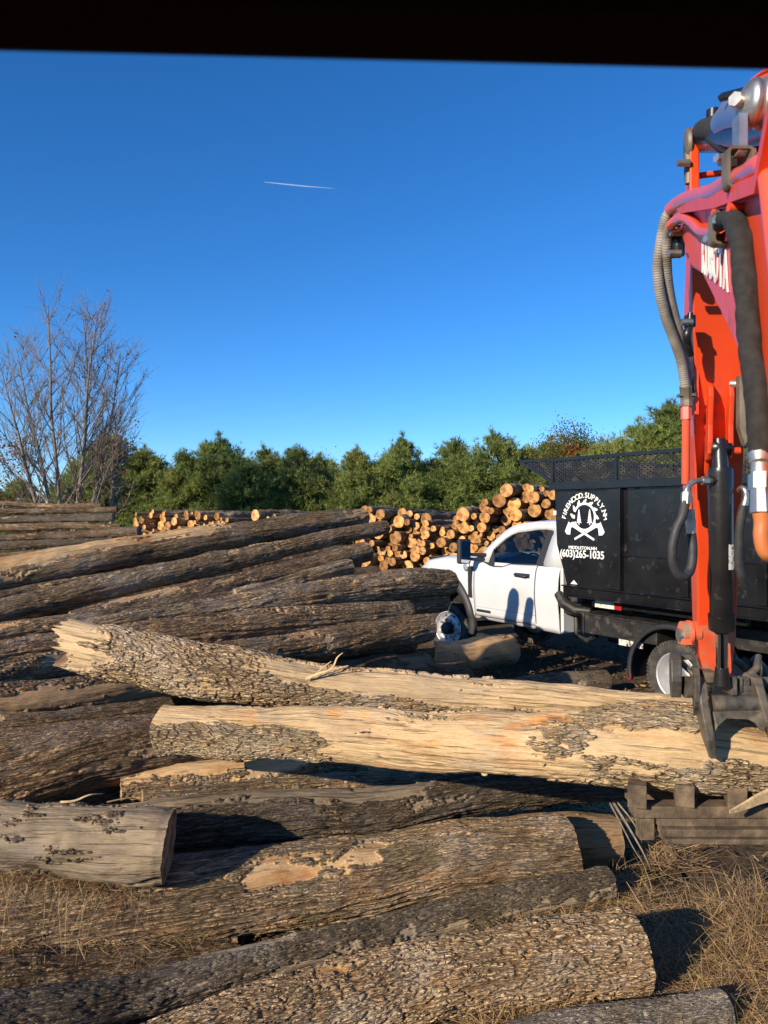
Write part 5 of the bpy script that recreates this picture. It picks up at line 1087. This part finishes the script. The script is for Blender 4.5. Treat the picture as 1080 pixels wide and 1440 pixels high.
# --- grapple
GR=empty('grapple',tuple(P(1010,960,3.9))); GR.parent=EX; G0=np.array(P(1010,960,3.9))
def gb(b,name,m,par=GR,**k):
    b.v=[tuple(np.array(v)-G0) for v in b.v]; return b.build(name,m,par,**k)
b=MB(); b.tube([P(958,888,3.86),P(982,888,3.86)],.052,18); b.tube([P(967,889,3.86),P(971,889,3.86)],.060,18); b.box(P(963,901,3.85),(.05,.06,.03)); gb(b,'pivot_boss',MOD)
b=MB(); b.tube([P(953.5,893,3.85),P(960,893,3.85)],.033,16); gb(b,'pivot_pin',MCH)
def plate(L,th,name='link_plate',m=None,b=None):
    b=MB(); b.prism([P(*q) for q in L],(0,0,0)); return b
def yz(x,D0,pts,t,b):  # plate lying in the depth/height plane at pixel x (at D0); pts=(D,py at D0)
    X=(x-540)/F*D0; b.prism([(KD*(X+.30*(D-D0)),D*KD,CAMZ-(y-720)/F*D0*KD) for D,y in pts],(t*KD,0,0))
b=MB(); yz(943,3.80,[(3.76,926),(3.80,921),(3.88,922),(3.92,940),(3.90,965),(3.82,980),(3.77,979),(3.74,955)],.052,b); gb(b,'link_plate',MST,bevel=.005)
b=MB(); boxloft(b,[(946,974,921,3.84,.06),(948,976,928,3.84,.06)]); b.tube([P(957,930,3.84),P(978,952,3.80)],.016,6); gb(b,'link_bar',MST,bevel=.004)
b=MB(); b.tube([P(962,966,3.78),P(974,966,3.78)],.052,20); b.tube([P(974,966,3.78),P(980,966,3.78)],.040,20); gb(b,'hinge_barrel',MST)
b=MB(); yz(976,3.72,[(3.70,952),(3.76,942),(3.86,944),(3.90,960),(3.84,975),(3.76,1010),(3.70,985)],.03,b); gb(b,'side_plate',MST,bevel=.004)
def tine(b,x0,x1,D):
    # tine curving down over the front of the log
    pts=[(x0,953,D+.04,.05),(x0+3,965,D+.0,.052),((x0*.7+x1*.3),990,D-.03,.05),((x0*.45+x1*.55),1016,D-.045,.046),(x1-3,1042,D-.04,.040),(x1,1060,D-.02,.030),(x1,1067,D-.01,.018)]
    rows=[]
    for (x,y,d,h) in pts:
        p=P(x,y,d); w=.0185 if y<1060 else .013
        rows.append([p+np.array([-w,0,0]),p+np.array([w,0,0]),p+np.array([w,h*1.7,h*.15]),p+np.array([-w,h*1.7,h*.15])])
    b.grid(rows,0,False,True); b.add(rows[0],[(0,1,2,3)]); b.add(rows[-1],[(3,2,1,0)])
b=MB(); tine(b,986,1004,3.72); gb(b,'tine',MST,bevel=.006)
b=MB(); tine(b,1066,1098,3.72); gb(b,'tine',MST,bevel=.006)
b=MB(); tine(b,1150,1172,3.75); gb(b,'tine',MST,bevel=.006)
# cross tube and web
b=MB(); b.tube([P(1001,990,3.74),P(1175,986,3.74)],.043,20); gb(b,'cross_tube',MST)
b=MB(); b.prism([P(1003,1001,3.70),P(1075,999,3.70),P(1080,1020,3.69),P(1073,1030,3.68),P(1064,1018,3.69),P(1052,1012,3.70),P(1022,1011,3.70),P(1010,1022,3.69),P(1006,1030,3.69)],(0,.03,0)); b.prism([P(1075,1000,3.70),P(1150,998,3.70),P(1155,1030,3.69),P(1135,1012,3.69),P(1095,1012,3.69)],(0,.03,0)); gb(b,'web_plate',MST,bevel=.004)
b=MB(); b.box(P(996,950,3.80),(.06,.10,.05)); b.tube([P(988,952,3.78),P(1050,960,3.78)],.030,12); b.box(P(1026,962,3.76),(.03,.10,.09)); b.box(P(1034,960,3.80),(.02,.12,.07)); b.box(P(1052,972,3.80),(.11,.10,.075)); b.tube([P(1040,952,3.84),P(1054,950,3.84),P(1064,940,3.86),P(1067,922,3.90)],[.020,.022,.02,.016],8); b.tube([P(1030,925,3.95),P(1048,940,3.95)],.02,8); b.tube([P(1060,925,4.0),P(1073,940,4.0),P(1079,965,3.98)],.024,8); b.tube([P(985,955,3.8),P(1175,960,3.85)],.02,10); gb(b,'linkage',MST,bevel=.003)
# rear jaw behind the log
for x0 in (1012,1110):
    b=MB(); X=(x0-540)/F*3.6; b.prism([(X,3.42,1.46),(X,3.65,1.44),(X,3.76,1.28),(X,3.74,1.08),(X,3.68,1.07),(X,3.69,1.22),(X,3.60,1.36),(X,3.42,1.40)],(.03,0,0)); gb(b,'rear_jaw',MST,bevel=.005)
MB.rs=1.0
# --- cab and lower machine around the viewpoint
b=MB(); zb=CAMZ+.2335
b.prism([(-.62,.34,zb+.0125),(.62,.34,zb-.0185),(.62,.34,zb+.14),(-.62,.34,zb+.16)],(0,.06,0)); b.bb(-.62,.62,-1.0,.335,zb+.06,zb+.16)
for x in (-.60,.60):
    b.tube([(x,.38,zb),(x*1.0,.48,1.0)],.03,8); b.tube([(x,-.95,zb+.1),(x,-.95,1.0)],.035,8)
b.build('cab_frame',MBLK,EX,bevel=.01)
b=MB(); b.bb(-.75,.85,-1.9,.52,.62,1.0); b.bb(-.7,.8,-1.95,-1.0,1.0,1.55); b.bb(.72,1.0,.3,.9,.62,1.05); b.build('machine_body',MOR,EX,bevel=.04)
for sx in (-1,1):
    b=MB(); prof=[]
    for a in range(-90,91,15): prof.append((sx*.62,.75+.28*math.cos(R(a)),.29+.28*math.sin(R(a))))
    for a in range(90,271,15): prof.append((sx*.62,-1.35+.28*math.cos(R(a)),.29+.28*math.sin(R(a))))
    b.prism(prof,(sx*.32,0,0)); b.build('track',MRB,EX,bevel=.01)
b=MB(); b.tube([(0,-.4,.3),(0,-.4,.64)],.35,24); b.build('swing_ring',MBK2,EX)
# ================================================================ CAMERA / LIGHT
cam=bpy.data.cameras.new('camera'); co=bpy.data.objects.new('camera',cam); COL.objects.link(co); S.camera=co
co.location=(0,0,CAMZ); co.rotation_euler=(R(90),0,0); cam.sensor_fit='VERTICAL'; cam.sensor_height=36; cam.lens=27; cam.clip_start=.05; cam.clip_end=9000
cam.dof.use_dof=True; cam.dof.focus_distance=6.5; cam.dof.aperture_fstop=27/3.2
S.render.resolution_x=768; S.render.resolution_y=1024
tv=np.array([.69,.72,-math.tan(R(20.5))]); 
sun=bpy.data.lights.new('sun','SUN'); sun.energy=SUNE; sun.angle=R(.53); sun.color=(1,.86,.66); so_=bpy.data.objects.new('sun',sun); COL.objects.link(so_)
so_.rotation_euler=Vector(tv).to_track_quat('-Z','Y').to_euler(); so_.location=(-20,-14,12)
w=bpy.data.worlds.new('World'); S.world=w; w.use_nodes=True; N=w.node_tree.nodes; L=w.node_tree.links; bg=N['Background']
sky=N.new('ShaderNodeTexSky'); sky.sky_type='NISHITA'; sky.sun_disc=False; sky.sun_elevation=R(20.5); sky.sun_rotation=math.atan2(-.69,-.72); sky.air_density=1.0; sky.dust_density=.0; sky.ozone_density=6; sky.altitude=2200
hs=N.new('ShaderNodeHueSaturation'); hs.inputs['Saturation'].default_value=1.15; hs.inputs['Value'].default_value=1.48; hs.inputs['Hue'].default_value=.502
L.new(sky.outputs[0],hs.inputs['Color']); L.new(hs.outputs[0],bg.inputs[0]); bg.inputs[1].default_value=SKYE
S.view_settings.view_transform='Standard'; S.view_settings.look='None'; S.view_settings.exposure=EXPO; S.view_settings.gamma=1
S.cycles.max_bounces=6; S.cycles.transparent_max_bounces=16; S.cycles.use_denoising=True
# contrail
b=MB(); b.tube([P(372,256,3000),P(400,259,3000),P(430,262,3000),P(470,265,3000)],[.8,2.2,2.0,.5],8)
m=bpy.data.materials.new('contrail'); m.use_nodes=True; q=m.node_tree.nodes['Principled BSDF']; q.inputs['Base Color'].default_value=(.9,.92,.95,1); q.inputs['Roughness'].default_value=1; q.inputs['Alpha'].default_value=.22
b.build('contrail',m,label='short thin white aircraft trail high in the blue sky',cat='contrail')
